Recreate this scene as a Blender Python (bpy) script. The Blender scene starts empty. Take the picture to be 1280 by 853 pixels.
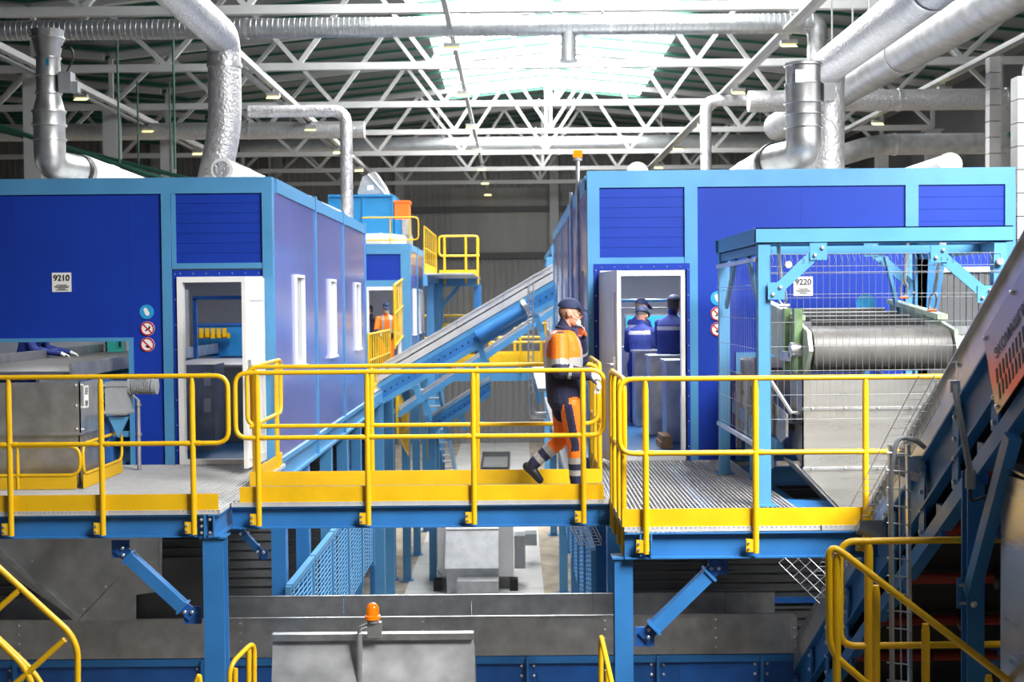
import bpy, bmesh, math, random
from mathutils import Vector, Matrix
random.seed(7)
SC = bpy.context.scene
COL = SC.collection
V = Vector
# ------------------------------------------------------------------ camera
F = 1600.0                                   # focal length in pixels of the 1280 x 853 frame
EYE = V((0, 0, 1.7))
ROT = (Matrix.Rotation(3.4 / F, 3, 'Z') @ Matrix.Rotation(math.pi / 2 - math.atan(47.5 / F), 3, 'X')
       @ Matrix.Rotation(-0.009, 3, 'Z'))
cam_d = bpy.data.cameras.new('camera')
cam_d.sensor_width = 36.0
cam_d.lens = 36.0 * F / 1280
cam_d.clip_end = 300
cam_d.dof.use_dof = True
cam_d.dof.focus_distance = 11.3
cam_d.dof.aperture_fstop = 3.0
cam = bpy.data.objects.new('camera', cam_d)
cam.matrix_world = Matrix.Translation(EYE) @ ROT.to_4x4()
COL.objects.link(cam)
SC.camera = cam
# ------------------------------------------------------------------ world, lights, exposure
SC.view_settings.view_transform = 'Standard'
SC.view_settings.look = 'None'
SC.view_settings.gamma = 1.0
SC.view_settings.use_curve_mapping = False
SC.view_settings.exposure = -0.08
W = bpy.data.worlds.new('overcast_sky')
SC.world = W
W.use_nodes = True
W.node_tree.nodes['Background'].inputs[0].default_value = (0.92, 0.96, 1.0, 1)
W.node_tree.nodes['Background'].inputs[1].default_value = 0.17
SKYLIGHT_STRENGTH = 17.0


def area_light(name, loc, size_x, size_y, power, rot=(0, 0, 0), colour=(1, 1, 1)):
    d = bpy.data.lights.new(name, 'AREA')
    d.shape = 'RECTANGLE'
    d.size = size_x
    d.size_y = size_y
    d.energy = power
    d.color = colour
    o = bpy.data.objects.new(name, d)
    o.location = loc
    o.rotation_euler = rot
    COL.objects.link(o)
    return o


# added fill lights, out of view, brightening the right side of the near end
area_light('right_side_fill', (14.9, 4.0, 4.2), 6.0, 14.0, 800, (0, math.radians(78), 0), (1, 0.985, 0.96))
fill_l = area_light('overhead_fill', (6.5, 5.0, 9.0), 6.0, 6.0, 2600, (0, 0, 0), (1, 0.985, 0.96))
fill_l.data.spread = math.radians(95)
fill_l.rotation_euler = (V((3.6, 11.5, 0.5)) - fill_l.location).to_track_quat('-Z', 'Y').to_euler()


def U(px, py, Y):
    """world point seen at pixel (px, py) of the 1280 x 853 photo at depth Y"""
    d = ROT @ V((px - 640, 426.5 - py, -F))
    return EYE + d * (Y / d.y)


def UZ(px, py, Z):
    d = ROT @ V((px - 640, 426.5 - py, -F))
    return EYE + d * ((Z - EYE.z) / d.z)


def UX(px, py, X):
    d = ROT @ V((px - 640, 426.5 - py, -F))
    return EYE + d * (X / d.x)


def lerp(a, b, t):
    return a + (b - a) * t


# ------------------------------------------------------------------ materials
MATS = {}


def mat(name, col, rough=0.5, metal=0.0, noise=0.0, nscale=6.0, bump=0.0, bscale=40.0, spec=0.5,
        dirt=None, stretch=None, emit=None, alpha=None, coat=0.0):
    m = bpy.data.materials.new(name)
    m.use_nodes = True
    nt = m.node_tree
    b = nt.nodes['Principled BSDF']
    b.inputs['Base Color'].default_value = (*col, 1)
    b.inputs['Roughness'].default_value = rough
    b.inputs['Metallic'].default_value = metal
    b.inputs['Specular IOR Level'].default_value = spec
    if coat:
        b.inputs['Coat Weight'].default_value = coat
        b.inputs['Coat Roughness'].default_value = 0.15
    if emit:
        b.inputs['Emission Color'].default_value = (*emit[0], 1)
        b.inputs['Emission Strength'].default_value = emit[1]
    tc = nt.nodes.new('ShaderNodeNewGeometry')
    src = tc.outputs['Position']
    if stretch:
        mp = nt.nodes.new('ShaderNodeMapping')
        mp.inputs['Scale'].default_value = stretch
        nt.links.new(src, mp.inputs['Vector'])
        src = mp.outputs['Vector']
    if noise:
        n = nt.nodes.new('ShaderNodeTexNoise')
        n.inputs['Scale'].default_value = nscale
        n.inputs['Detail'].default_value = 5
        nt.links.new(src, n.inputs['Vector'])
        r = nt.nodes.new('ShaderNodeValToRGB')
        r.color_ramp.elements[0].position = 0.3
        r.color_ramp.elements[1].position = 0.7
        d = dirt if dirt else tuple(c * (1 - noise) for c in col)
        r.color_ramp.elements[0].color = (*d, 1)
        r.color_ramp.elements[1].color = (*[min(1, c * (1 + noise * 0.4)) for c in col], 1)
        nt.links.new(n.outputs['Fac'], r.inputs['Fac'])
        nt.links.new(r.outputs['Color'], b.inputs['Base Color'])
        mr = nt.nodes.new('ShaderNodeMapRange')
        mr.inputs['To Min'].default_value = max(0.05, rough - 0.08)
        mr.inputs['To Max'].default_value = min(1, rough + 0.1)
        nt.links.new(n.outputs['Fac'], mr.inputs['Value'])
        nt.links.new(mr.outputs['Result'], b.inputs['Roughness'])
    if bump:
        n2 = nt.nodes.new('ShaderNodeTexNoise')
        n2.inputs['Scale'].default_value = bscale
        n2.inputs['Detail'].default_value = 3
        nt.links.new(src, n2.inputs['Vector'])
        bp = nt.nodes.new('ShaderNodeBump')
        bp.inputs['Strength'].default_value = bump
        bp.inputs['Distance'].default_value = 0.02
        nt.links.new(n2.outputs['Fac'], bp.inputs['Height'])
        nt.links.new(bp.outputs['Normal'], b.inputs['Normal'])
    MATS[name] = m
    return m


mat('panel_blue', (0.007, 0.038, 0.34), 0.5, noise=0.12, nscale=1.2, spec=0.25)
mat('panel_side', (0.17, 0.20, 0.58), 0.2, noise=0.15, nscale=1.0, stretch=(1, 1, 0.25), coat=1.0)  # base lightened to carry the gloss reflection on the long sides
mat('frame_blue', (0.075, 0.265, 0.50), 0.38, noise=0.08, nscale=3)
mat('steel_blue', (0.028, 0.165, 0.43), 0.38, noise=0.15, nscale=3)
mat('deep_blue', (0.016, 0.10, 0.36), 0.4, noise=0.2, nscale=4)
mat('yellow', (0.76, 0.45, 0.006), 0.36, noise=0.10, nscale=5)
mat('galv', (0.62, 0.63, 0.64), 0.36, 0.9, noise=0.22, nscale=7, bump=0.03, bscale=8)
mat('grate_zinc', (0.58, 0.58, 0.58), 0.5, 0.2, noise=0.1, nscale=10)
mat('galv_dull', (0.48, 0.49, 0.50), 0.45, 0.75, noise=0.25, nscale=5, bump=0.04, bscale=6)
mat('stainless', (0.52, 0.51, 0.48), 0.28, 0.85, noise=0.12, nscale=2.5, stretch=(0.4, 0.4, 4))
mat('foil', (0.56, 0.56, 0.58), 0.38, 0.7, noise=0.2, nscale=14, bump=0.9, bscale=26)
mat('wrap_white', (0.80, 0.79, 0.78), 0.45, 0.2, noise=0.12, nscale=8, bump=0.3, bscale=18)
mat('spiral', (0.42, 0.44, 0.46), 0.35, 0.8, noise=0.15, nscale=4)
mat('white_paint', (0.43, 0.43, 0.43), 0.5, noise=0.06, nscale=2)
mat('white_frame', (0.80, 0.80, 0.80), 0.35, noise=0.04, nscale=3)
mat('grey_paint', (0.30, 0.31, 0.32), 0.5, noise=0.12, nscale=4)
mat('motor_grey', (0.30, 0.32, 0.34), 0.42, noise=0.12, nscale=10)
mat('interior', (0.62, 0.63, 0.62), 0.6, noise=0.05, nscale=2)
mat('wall_sheet', (0.19, 0.19, 0.195), 0.55, noise=0.18, nscale=0.35, stretch=(1, 1, 0.2))
mat('wall_patch', (0.23, 0.23, 0.23), 0.6, noise=0.3, nscale=0.5, stretch=(1.5, 1, 0.3))
mat('trunk_white', (0.42, 0.42, 0.42), 0.5, noise=0.1, nscale=4)
mat('guard_zinc', (0.58, 0.58, 0.58), 0.45, 0.3, noise=0.12, nscale=3)
mat('wall_dark', (0.055, 0.055, 0.06), 0.6, noise=0.2, nscale=1)
mat('rib_sheet', (0.10, 0.105, 0.11), 0.5, 0.3, noise=0.2, nscale=3)
mat('roof_sheet', (0.17, 0.18, 0.185), 0.5, noise=0.12, nscale=0.6)
mat('purlin_green', (0.015, 0.10, 0.065), 0.5)
mat('pipe_green', (0.012, 0.075, 0.05), 0.5)
mat('rubber', (0.018, 0.018, 0.02), 0.55, noise=0.3, nscale=9)
mat('belt', (0.13, 0.125, 0.12), 0.42, noise=0.25, nscale=6, stretch=(1, 0.5, 1))
mat('black', (0.01, 0.01, 0.011), 0.5)
mat('roller_red', (0.26, 0.028, 0.014), 0.42, noise=0.15, nscale=6)
mat('concrete', (0.47, 0.41, 0.33), 0.85, noise=0.3, nscale=1.6, bump=0.2, bscale=12, dirt=(0.27, 0.23, 0.18))
mat('slab', (0.60, 0.60, 0.59), 0.75, noise=0.12, nscale=1.0, bump=0.1, bscale=20)
mat('floor_blue', (0.03, 0.16, 0.36), 0.45, noise=0.15, nscale=3)
mat('orange', (0.95, 0.19, 0.006), 0.6, noise=0.08, nscale=20, bump=0.25, bscale=30)
mat('navy', (0.016, 0.02, 0.06), 0.75, noise=0.25, nscale=18, bump=0.25, bscale=30)
mat('work_blue', (0.012, 0.03, 0.20), 0.75, noise=0.25, nscale=14, bump=0.25, bscale=30)
mat('reflective', (0.46, 0.46, 0.45), 0.35, 0.3, noise=0.1, nscale=30)
mat('skin', (0.62, 0.30, 0.20), 0.5, noise=0.08, nscale=30, spec=0.4)
mat('hair_short', (0.30, 0.17, 0.12), 0.85)
mat('hair', (0.10, 0.08, 0.06), 0.8)
mat('glove', (0.72, 0.70, 0.64), 0.85, noise=0.15, nscale=60, bump=0.3, bscale=120)
mat('mask', (0.62, 0.76, 0.80), 0.7, noise=0.06, nscale=30)
mat('boot', (0.012, 0.012, 0.014), 0.45)
mat('cap_navy', (0.012, 0.022, 0.075), 0.75, bump=0.2, bscale=90)
mat('sign_white', (0.78, 0.78, 0.76), 0.4)
mat('sign_black', (0.01, 0.01, 0.01), 0.5)
mat('sign_blue', (0.02, 0.30, 0.62), 0.4)
mat('sign_red', (0.55, 0.02, 0.03), 0.4)
mat('orange_paint', (0.90, 0.16, 0.015), 0.4)
mat('machine_blue', (0.02, 0.22, 0.50), 0.4, noise=0.1, nscale=2)
mat('green_plate', (0.33, 0.47, 0.26), 0.4, noise=0.2, nscale=8, dirt=(0.10, 0.22, 0.06))
mat('green_pale', (0.58, 0.68, 0.52), 0.4, noise=0.1, nscale=8)
mat('teal', (0.03, 0.50, 0.40), 0.5)
mat('wood', (0.45, 0.25, 0.11), 0.7, noise=0.25, nscale=8)
mat('beacon_orange', (0.95, 0.22, 0.004), 0.15, spec=0.7, emit=((1, 0.22, 0.0), 0.25))
mat('wire', (0.44, 0.46, 0.48), 0.35, 0.6)
mat('wire_blue', (0.16, 0.42, 0.72), 0.4)
mat('bolt', (0.70, 0.71, 0.72), 0.3, 0.8)
mat('lamp_lens', (0.9, 0.9, 0.6), 0.3, emit=((1.0, 0.85, 0.30), 3.0))
mat('tube_light', (0.9, 0.9, 0.9), 0.3, emit=((1.0, 1.0, 0.98), 6.0))
mat('screen_cyan', (0.05, 0.45, 0.62), 0.3, emit=((0.08, 0.55, 0.8), 0.5))
mat('skylight', (0.9, 0.9, 0.9), 0.6, emit=((1.0, 1.0, 0.99), SKYLIGHT_STRENGTH))
mat('plate_reflect', (0.55, 0.50, 0.45), 0.32, 0.7)


def glass_mat():
    m = bpy.data.materials.new('window_glass')
    m.use_nodes = True
    nt = m.node_tree
    b = nt.nodes['Principled BSDF']
    b.inputs['Base Color'].default_value = (0.75, 0.85, 0.9, 1)
    b.inputs['Roughness'].default_value = 0.05
    b.inputs['Alpha'].default_value = 0.3
    MATS['glass'] = m


glass_mat()


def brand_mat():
    """brushed sign sheet, with a red reflection painted in between tan and grey"""
    m = MATS['plate_reflect']
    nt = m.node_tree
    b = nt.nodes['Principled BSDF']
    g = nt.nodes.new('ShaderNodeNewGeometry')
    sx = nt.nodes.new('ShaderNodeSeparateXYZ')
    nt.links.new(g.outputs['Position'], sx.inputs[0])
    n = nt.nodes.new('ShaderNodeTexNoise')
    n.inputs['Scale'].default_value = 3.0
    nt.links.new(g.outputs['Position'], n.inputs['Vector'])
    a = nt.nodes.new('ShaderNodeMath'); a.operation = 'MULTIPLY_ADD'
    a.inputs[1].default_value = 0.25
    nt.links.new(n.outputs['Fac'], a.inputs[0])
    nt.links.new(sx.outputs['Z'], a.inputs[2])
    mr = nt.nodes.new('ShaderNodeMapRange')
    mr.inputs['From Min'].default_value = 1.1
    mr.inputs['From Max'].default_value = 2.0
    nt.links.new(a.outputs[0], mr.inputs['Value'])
    r = nt.nodes.new('ShaderNodeValToRGB')  # height ramp that paints the red reflection into the sheet colour
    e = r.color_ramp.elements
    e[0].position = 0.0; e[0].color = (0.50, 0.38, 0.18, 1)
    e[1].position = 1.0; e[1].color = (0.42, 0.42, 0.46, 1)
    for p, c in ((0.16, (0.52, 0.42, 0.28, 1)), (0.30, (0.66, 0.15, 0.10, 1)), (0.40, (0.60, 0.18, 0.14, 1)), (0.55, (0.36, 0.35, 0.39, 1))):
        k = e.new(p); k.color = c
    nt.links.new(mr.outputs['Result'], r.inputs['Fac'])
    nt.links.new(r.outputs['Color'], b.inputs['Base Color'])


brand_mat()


# ------------------------------------------------------------------ mesh helpers
def frame(d):
    d = d.normalized()
    up = V((0, 0, 1)) if abs(d.z) < 0.95 else V((0, 1, 0))
    s = d.cross(up).normalized()
    return d, s, s.cross(d).normalized()


def fillet(pts, r, seg=4):
    pts = [V(p) for p in pts]
    out = [pts[0]]
    for i in range(1, len(pts) - 1):
        a, b, c = pts[i - 1], pts[i], pts[i + 1]
        u, w = (a - b), (c - b)
        rr = min(r, u.length * 0.49, w.length * 0.49)
        p0 = b + u.normalized() * rr
        p1 = b + w.normalized() * rr
        for k in range(seg + 1):
            t = k / seg
            out.append((p0 * (1 - t) + b * t) * (1 - t) + (b * (1 - t) + p1 * t) * t)
    out.append(pts[-1])
    return out


class MB:
    def __init__(s):
        s.v, s.f, s.sm = [], [], []

    def add(s, vs, fs, smooth=False):
        o = len(s.v)
        s.v += [V(p) for p in vs]
        s.f += [tuple(i + o for i in f) for f in fs]
        s.sm += [smooth] * len(fs)
        return s

    def box(s, x0, x1, y0, y1, z0, z1):
        vs = [(x, y, z) for z in (z0, z1) for y in (y0, y1) for x in (x0, x1)]
        return s.add(vs, [(0, 2, 3, 1), (4, 5, 7, 6), (0, 1, 5, 4), (2, 6, 7, 3), (0, 4, 6, 2), (1, 3, 7, 5)])

    def beam(s, p, q, w, h, roll=None):
        p, q = V(p), V(q)
        d, a, u = frame(q - p)
        if roll:
            a, u = a * math.cos(roll) + u * math.sin(roll), u * math.cos(roll) - a * math.sin(roll)
        vs = []
        for e in (p, q):
            for i, j in ((-1, -1), (1, -1), (1, 1), (-1, 1)):
                vs.append(e + a * (w / 2 * i) + u * (h / 2 * j))
        return s.add(vs, [(0, 3, 2, 1), (4, 5, 6, 7), (0, 1, 5, 4), (1, 2, 6, 5), (2, 3, 7, 6), (3, 0, 4, 7)])

    def tube(s, pts, r, n=8, caps=True, closed=False, flat=False):
        pts = [V(p) for p in pts]
        m = len(pts)
        rad = r if isinstance(r, (list, tuple)) else [r] * m
        vs, fs = [], []
        pa = None
        for i, p in enumerate(pts):
            if closed:
                d = pts[(i + 1) % m] - pts[i - 1]
            else:
                d = pts[min(i + 1, m - 1)] - pts[max(i - 1, 0)]
            d = d.normalized()
            if pa is None:
                d, a, u = frame(d)
            else:
                a = (pa - d * pa.dot(d)).normalized()
                u = a.cross(d).normalized()
            pa = a
            for k in range(n):
                t = 2 * math.pi * k / n
                vs.append(p + a * (math.cos(t) * rad[i]) + u * (math.sin(t) * rad[i]))
        for i in range(m if closed else m - 1):
            j = (i + 1) % m
            for k in range(n):
                l = (k + 1) % n
                fs.append((i * n + k, i * n + l, j * n + l, j * n + k))
        s.add(vs, fs, not flat)
        if caps and not closed:
            o = len(s.v) - len(vs)
            s.f.append(tuple(o + k for k in range(n))[::-1]); s.sm.append(False)
            s.f.append(tuple(o + (m - 1) * n + k for k in range(n))); s.sm.append(False)
        return s

    def cyl(s, p, q, r, n=16, r2=None):
        return s.tube([p, q], [r, r if r2 is None else r2], n)

    def lathe(s, p, q, prof, n=24):
        """profile of (t along p-q, radius); open ends are capped"""
        p, q = V(p), V(q)
        d, a, u = frame(q - p)
        vs, fs = [], []
        for t, r in prof:
            c = p.lerp(q, t)
            for k in range(n):
                w = 2 * math.pi * k / n
                vs.append(c + a * (r * math.cos(w)) + u * (r * math.sin(w)))
        for i in range(len(prof) - 1):
            for k in range(n):
                l = (k + 1) % n
                fs.append((i * n + k, i * n + l, (i + 1) * n + l, (i + 1) * n + k))
        s.add(vs, fs, True)
        o = len(s.v) - len(vs)
        s.f.append(tuple(o + k for k in range(n))[::-1]); s.sm.append(False)
        s.f.append(tuple(o + (len(prof) - 1) * n + k for k in range(n))); s.sm.append(False)
        return s

    def prism(s, poly, vec):
        poly = [V(p) for p in poly]
        vec = V(vec)
        n = len(poly)
        vs = poly + [p + vec for p in poly]
        fs = [tuple(range(n))[::-1], tuple(range(n, 2 * n))]
        for i in range(n):
            j = (i + 1) % n
            fs.append((i, j, j + n, i + n))
        return s.add(vs, fs)

    def ell(s, c, rx, ry, rz, n=12, m=8, rot=None):
        c = V(c)
        vs, fs = [], []
        for i in range(m + 1):
            a = math.pi * i / m
            for k in range(n):
                t = 2 * math.pi * k / n
                p = V((rx * math.sin(a) * math.cos(t), ry * math.sin(a) * math.sin(t), rz * math.cos(a)))
                if rot:
                    p = rot @ p
                vs.append(c + p)
        for i in range(m):
            for k in range(n):
                l = (k + 1) % n
                fs.append((i * n + k, i * n + l, (i + 1) * n + l, (i + 1) * n + k))
        return s.add(vs, fs, True)

    def section(s, p, q, prof):
        """extrude an open/closed profile of (side, up) points along p-q as a closed prism"""
        p, q = V(p), V(q)
        d, a, u = frame(q - p)
        return s.prism([p + a * x + u * y for x, y in prof], q - p)

    def ibeam(s, p, q, w, h, t=0.012):
        p, q = V(p), V(q)
        d, a, u = frame(q - p)
        for off, ww, hh in ((u * (h / 2 - t / 2), w, t), (-u * (h / 2 - t / 2), w, t), (V(), t, h - 2 * t)):
            s.beam(p + off, q + off, ww, hh)
        return s

    def build(s, name, material, parent=None, label=None):
        lo = V((min(v.x for v in s.v), min(v.y for v in s.v), min(v.z for v in s.v)))
        hi = V((max(v.x for v in s.v), max(v.y for v in s.v), max(v.z for v in s.v)))
        c = V(((lo.x + hi.x) / 2, (lo.y + hi.y) / 2, lo.z))
        me = bpy.data.meshes.new(name)
        me.from_pydata([v - c for v in s.v], [], s.f)
        bm = bmesh.new(); bm.from_mesh(me)
        bmesh.ops.recalc_face_normals(bm, faces=bm.faces)
        bm.to_mesh(me); bm.free()
        me.polygons.foreach_set('use_smooth', s.sm)
        if any(s.sm):
            me.set_sharp_from_angle(angle=math.radians(42))
        me.materials.append(MATS[material])
        o = bpy.data.objects.new(name, me)
        COL.objects.link(o)
        place(o, c, parent)
        if label:
            o['label'] = label
        return o


WL = {}                                      # world location of each object


def place(o, c, parent):
    WL[o] = V(c)
    if parent is not None:
        o.parent = parent
        o.location = V(c) - WL[parent]
    else:
        o.location = V(c)


def thing(name, label, cat, loc, group=None):
    o = bpy.data.objects.new(name, None)
    o.empty_display_size = 0.2
    COL.objects.link(o)
    place(o, loc, None)
    o['label'] = label
    o['category'] = cat
    if group:
        o['group'] = group
    return o


def tag(o, label, cat, group=None):
    o['label'] = label
    o['category'] = cat
    if group:
        o['group'] = group
    return o


def struct(o):
    o['kind'] = 'structure'
    return o


def stuff(o):
    o['kind'] = 'stuff'
    return o


def clone(o, delta, parent):
    """copy of one part, moved by delta in world space, sharing its mesh"""
    c = o.copy()
    COL.objects.link(c)
    place(c, WL[o] + V(delta), parent)
    return c


def clone_tree(root, delta, label=None):
    c = root.copy()
    COL.objects.link(c)
    place(c, WL[root] + V(delta), None)
    if label:
        c['label'] = label
    for ch in list(root.children):
        k = clone(ch, delta, c)
        for g in list(ch.children):
            clone(g, delta, k)
    return c


def text_part(body, size, origin, right, up, material, parent, name='lettering', extrude=0.002, align='CENTER', bold=0.0):
    cu = bpy.data.curves.new(name, 'FONT')
    cu.body = body
    cu.size = size
    cu.align_x = align
    cu.align_y = 'CENTER'
    cu.extrude = extrude
    cu.offset = bold * size
    t = bpy.data.objects.new(name, cu)
    me = bpy.data.meshes.new_from_object(t)
    bpy.data.objects.remove(t)
    right, up = V(right).normalized(), V(up).normalized()
    M = Matrix((right, up, right.cross(up))).transposed()
    for v in me.vertices:
        v.co = M @ v.co
    me.materials.clear()
    me.materials.append(MATS[material])
    o = bpy.data.objects.new(name, me)
    COL.objects.link(o)
    place(o, V(origin), parent)
    return o


ORD = ['first', 'second', 'third', 'fourth', 'fifth', 'sixth', 'seventh', 'eighth', 'ninth', 'tenth', 'eleventh', 'twelfth']
FLOOR = -5.27
# ================================================================== hall
RX, RZ, RS = 1.27, 10.45, 0.10               # ridge x, ridge height, roof slope
XL, XR = -11.6, 14.1                         # column rows of this bay
YB = 63.5                                    # back wall


def roof_z(x):
    if x < XL:
        return RZ - RS * (RX - XL) + RS * (XL - x)
    return RZ - RS * abs(x - RX)


fl = struct(MB().box(-30, 22, -12, 66, FLOOR - 0.3, FLOOR).build('floor', 'concrete'))
for y0 in range(16, 62, 3):                  # pale slabs of the middle aisle
    if y0 == 52:
        continue
    for x0, x1 in ((-2.7, -1.02), (-1.0, 0.65)):
        MB().box(x0, x1, y0 + 0.01, y0 + 2.99, FLOOR, FLOOR + 0.02).build('slab', 'slab', fl)
for x0, x1 in ((-2.7, -1.45), (-0.3, 0.65)):
    MB().box(x0, x1, 52.01, 54.99, FLOOR, FLOOR + 0.02).build('slab', 'slab', fl)
pit = thing('floor_pit', 'rectangular dark pit opening in the pale slabs far down the aisle', 'pit', (-0.9, 54, FLOOR + 0.02))
p = MB()
p.box(-1.5, -0.25, 52.0, 52.15, FLOOR + .02, FLOOR + .10); p.box(-1.5, -0.25, 57.2, 57.35, FLOOR + .02, FLOOR + .30)
p.box(-1.5, -1.4, 52.15, 57.2, FLOOR + .02, FLOOR + .12); p.box(-0.35, -0.25, 52.15, 57.2, FLOOR + .02, FLOOR + .12)
p.build('rim', 'rib_sheet', pit)
MB().box(-1.4, -0.35, 52.15, 57.2, FLOOR + .015, FLOOR + .03).build('opening', 'black', pit)
MB().box(-1.4, -0.35, 54.0, 57.2, FLOOR + .03, FLOOR + .09).build('cover_plate', 'grey_paint', pit)


def corrugated(x0, x1, z0, z1, y, pitch=0.3, dep=0.045):
    """vertical-rib sheet in a plane facing -Y"""
    m = MB()
    n = int((x1 - x0) / pitch)
    prof = []
    for i in range(n):
        a = x0 + i * pitch
        prof += [(a, 0), (a + pitch * .55, 0), (a + pitch * .65, -dep), (a + pitch * .9, -dep)]
    prof.append((x1, 0))
    vs = []
    for x, d in prof:
        vs += [(x, y + d, z0), (x, y + d, z1)]
    m.add(vs, [(2 * i, 2 * i + 2, 2 * i + 3, 2 * i + 1) for i in range(len(prof) - 1)])
    return m


wb = struct(corrugated(-30, 16, FLOOR, 12, YB).build('wall_back', 'wall_sheet'))
for z in (3.9, 6.2):                          # girts
    MB().box(-30, 16, YB - 0.2, YB - 0.06, z, z + 0.28).build('girt', 'wall_dark', wb)
for x in (-17.6, -11.6, -5.6, 2.0, 8.0):
    MB().box(x - .22, x + .22, YB - 0.42, YB - 0.2, FLOOR, 10.2).build('wind_post', 'grey_paint', wb)
p = MB().box(-3.1, 1.6, YB - 0.075, YB - 0.05, 4.2, 7.4)
p.build('patch_panel', 'wall_patch', wb)
struct(MB().box(-30.2, -30, -12, 66, FLOOR, 13).build('wall_left', 'wall_dark'))
struct(MB().box(15.2, 15.4, -12, 66, FLOOR, 12).build('wall_right', 'wall_dark'))

# roof: sheets either side of the translucent ridge strip
SK0, SK1, SKY1 = -2.6, 5.15, 52.0
roof = MB()


def roof_quad(m, x0, x1, y0, y1, t=0.06):
    m.add([(x0, y0, roof_z(x0)), (x1, y0, roof_z(x1)), (x1, y1, roof_z(x1)), (x0, y1, roof_z(x0)),
           (x0, y0, roof_z(x0) + t), (x1, y0, roof_z(x1) + t), (x1, y1, roof_z(x1) + t), (x0, y1, roof_z(x0) + t)],
          [(0, 1, 2, 3), (4, 7, 6, 5), (0, 4, 5, 1), (1, 5, 6, 2), (2, 6, 7, 3), (3, 7, 4, 0)])


for a, b in ((-30, XL), (XL, SK0), (SK1, 15.3)):
    roof_quad(roof, a, b, -12, 66)
roof_quad(roof, SK0, RX, -12, 16)
roof_quad(roof, RX, SK1, -12, 16)
roof_quad(roof, SK0, RX, SKY1, 66)
roof_quad(roof, RX, SK1, SKY1, 66)
ceil = struct(roof.build('ceiling', 'roof_sheet'))
y = 16.0
i = 0
sky = None
while y < SKY1:                               # skylight panes, 3 m each side of the ridge
    y1 = min(y + 3.0, SKY1)
    for a, b in ((SK0, RX), (RX, SK1)):
        m = MB()
        roof_quad(m, a + .02, b - .02, y + .02, y1 - .02, 0.03)
        if sky is None:
            sky = struct(m.build('window_1', 'skylight'))
        else:
            m.build('pane', 'skylight', sky)
    y = y1
y = 13.0
while y < 63:                                 # green purlin bars below the sheets
    for a, b in ((XL, RX), (RX, XR)):
        m = MB().beam((a, y, roof_z(a) - .09), (b, y, roof_z(b) - .09), 0.05, 0.09)
        m.build('purlin', 'purlin_green', ceil)
    MB().beam((-29, y, roof_z(-29) - .09), (XL, y, roof_z(XL) - .09), 0.09, 0.13).build('purlin', 'purlin_green', ceil)
    y += 1.5

# roof trusses
TY = [25.2 + 6.0 * i for i in range(-1, 7)]
HB = 7.47
NP = 8


def make_truss(y):
    t = thing('roof_truss', '', 'roof truss', (RX, y, HB), 'white lattice trusses of the main bay')
    MB().beam((XL, y, HB), (XR, y, HB), 0.17, 0.17).build('bottom_chord', 'white_paint', t)
    for a, b in ((XL, RX), (RX, XR)):
        MB().beam((a, y, roof_z(a) - .25), (b, y, roof_z(b) - .25), 0.18, 0.18).build('top_chord', 'white_paint', t)
    w = (XR - XL) / NP
    for i in range(NP):
        x0 = XL + w * i
        xm = x0 + w / 2
        for xb in (x0, x0 + w):
            MB().beam((xb, y, HB + .05), (xm, y, roof_z(xm) - .3), 0.11, 0.11).build('diagonal', 'white_paint', t)
    for x in (XL, RX, XR):
        MB().beam((x, y, HB), (x, y, roof_z(x) - .3), 0.12, 0.12).build('upright', 'white_paint', t)
    for x in (RX - .5, RX + .5):
        MB().box(x - .02, x + .02, y - .12, y + .12, HB - .12, HB + .12).build('splice_plate', 'white_paint', t)
    return t


tr0 = make_truss(TY[0])
tr0['label'] = 'white lattice roof truss nearest the camera, cut by the top of the picture'
for i, y in enumerate(TY[1:]):
    nm = ['second', 'third', 'fourth', 'fifth', 'sixth', 'seventh', 'farthest'][i]
    clone_tree(tr0, (0, y - TY[0], 0), f'white lattice roof truss, {nm} from the camera' + (' just before the back wall' if i == 6 else ''))
for i, y in enumerate(TY[1:6]):               # neighbouring bay on the left
    t = thing('roof_truss', f'white truss of the left side bay, {ORD[i]} beyond the tall fan stack', 'roof truss', (-18, y, HB), 'white trusses of the left side bay')
    MB().beam((-29.8, y, HB), (XL - .2, y, HB), 0.17, 0.17).build('bottom_chord', 'white_paint', t)
    MB().beam((-29.8, y, roof_z(-29.8) - .25), (XL - .2, y, roof_z(XL) - .25), 0.18, 0.18).build('top_chord', 'white_paint', t)
    for k in range(5):
        x0 = XL - .2 - 3.2 * k
        for xb in (x0, x0 - 3.2):
            MB().beam((xb, y, HB), (x0 - 1.6, y, roof_z(x0 - 1.6) - .3), 0.11, 0.11).build('diagonal', 'white_paint', t)
# hall columns
for row, x in (('left', XL), ('right', XR)):
    for i, y in enumerate(TY[1:]):
        c = thing('hall_column', f'tall white steel hall column of the {row} row, {ORD[i]} from the camera', 'column', (x, y, FLOOR), f'hall columns of the {row} row')
        MB().ibeam((x, y, FLOOR), (x, y, HB - .1), 0.42, 0.42, 0.03).build('shaft', 'white_paint', c)
        MB().box(x - .3, x + .3, y - .3, y + .3, HB - .12, HB - .09).build('cap_plate', 'white_paint', c)
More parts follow.
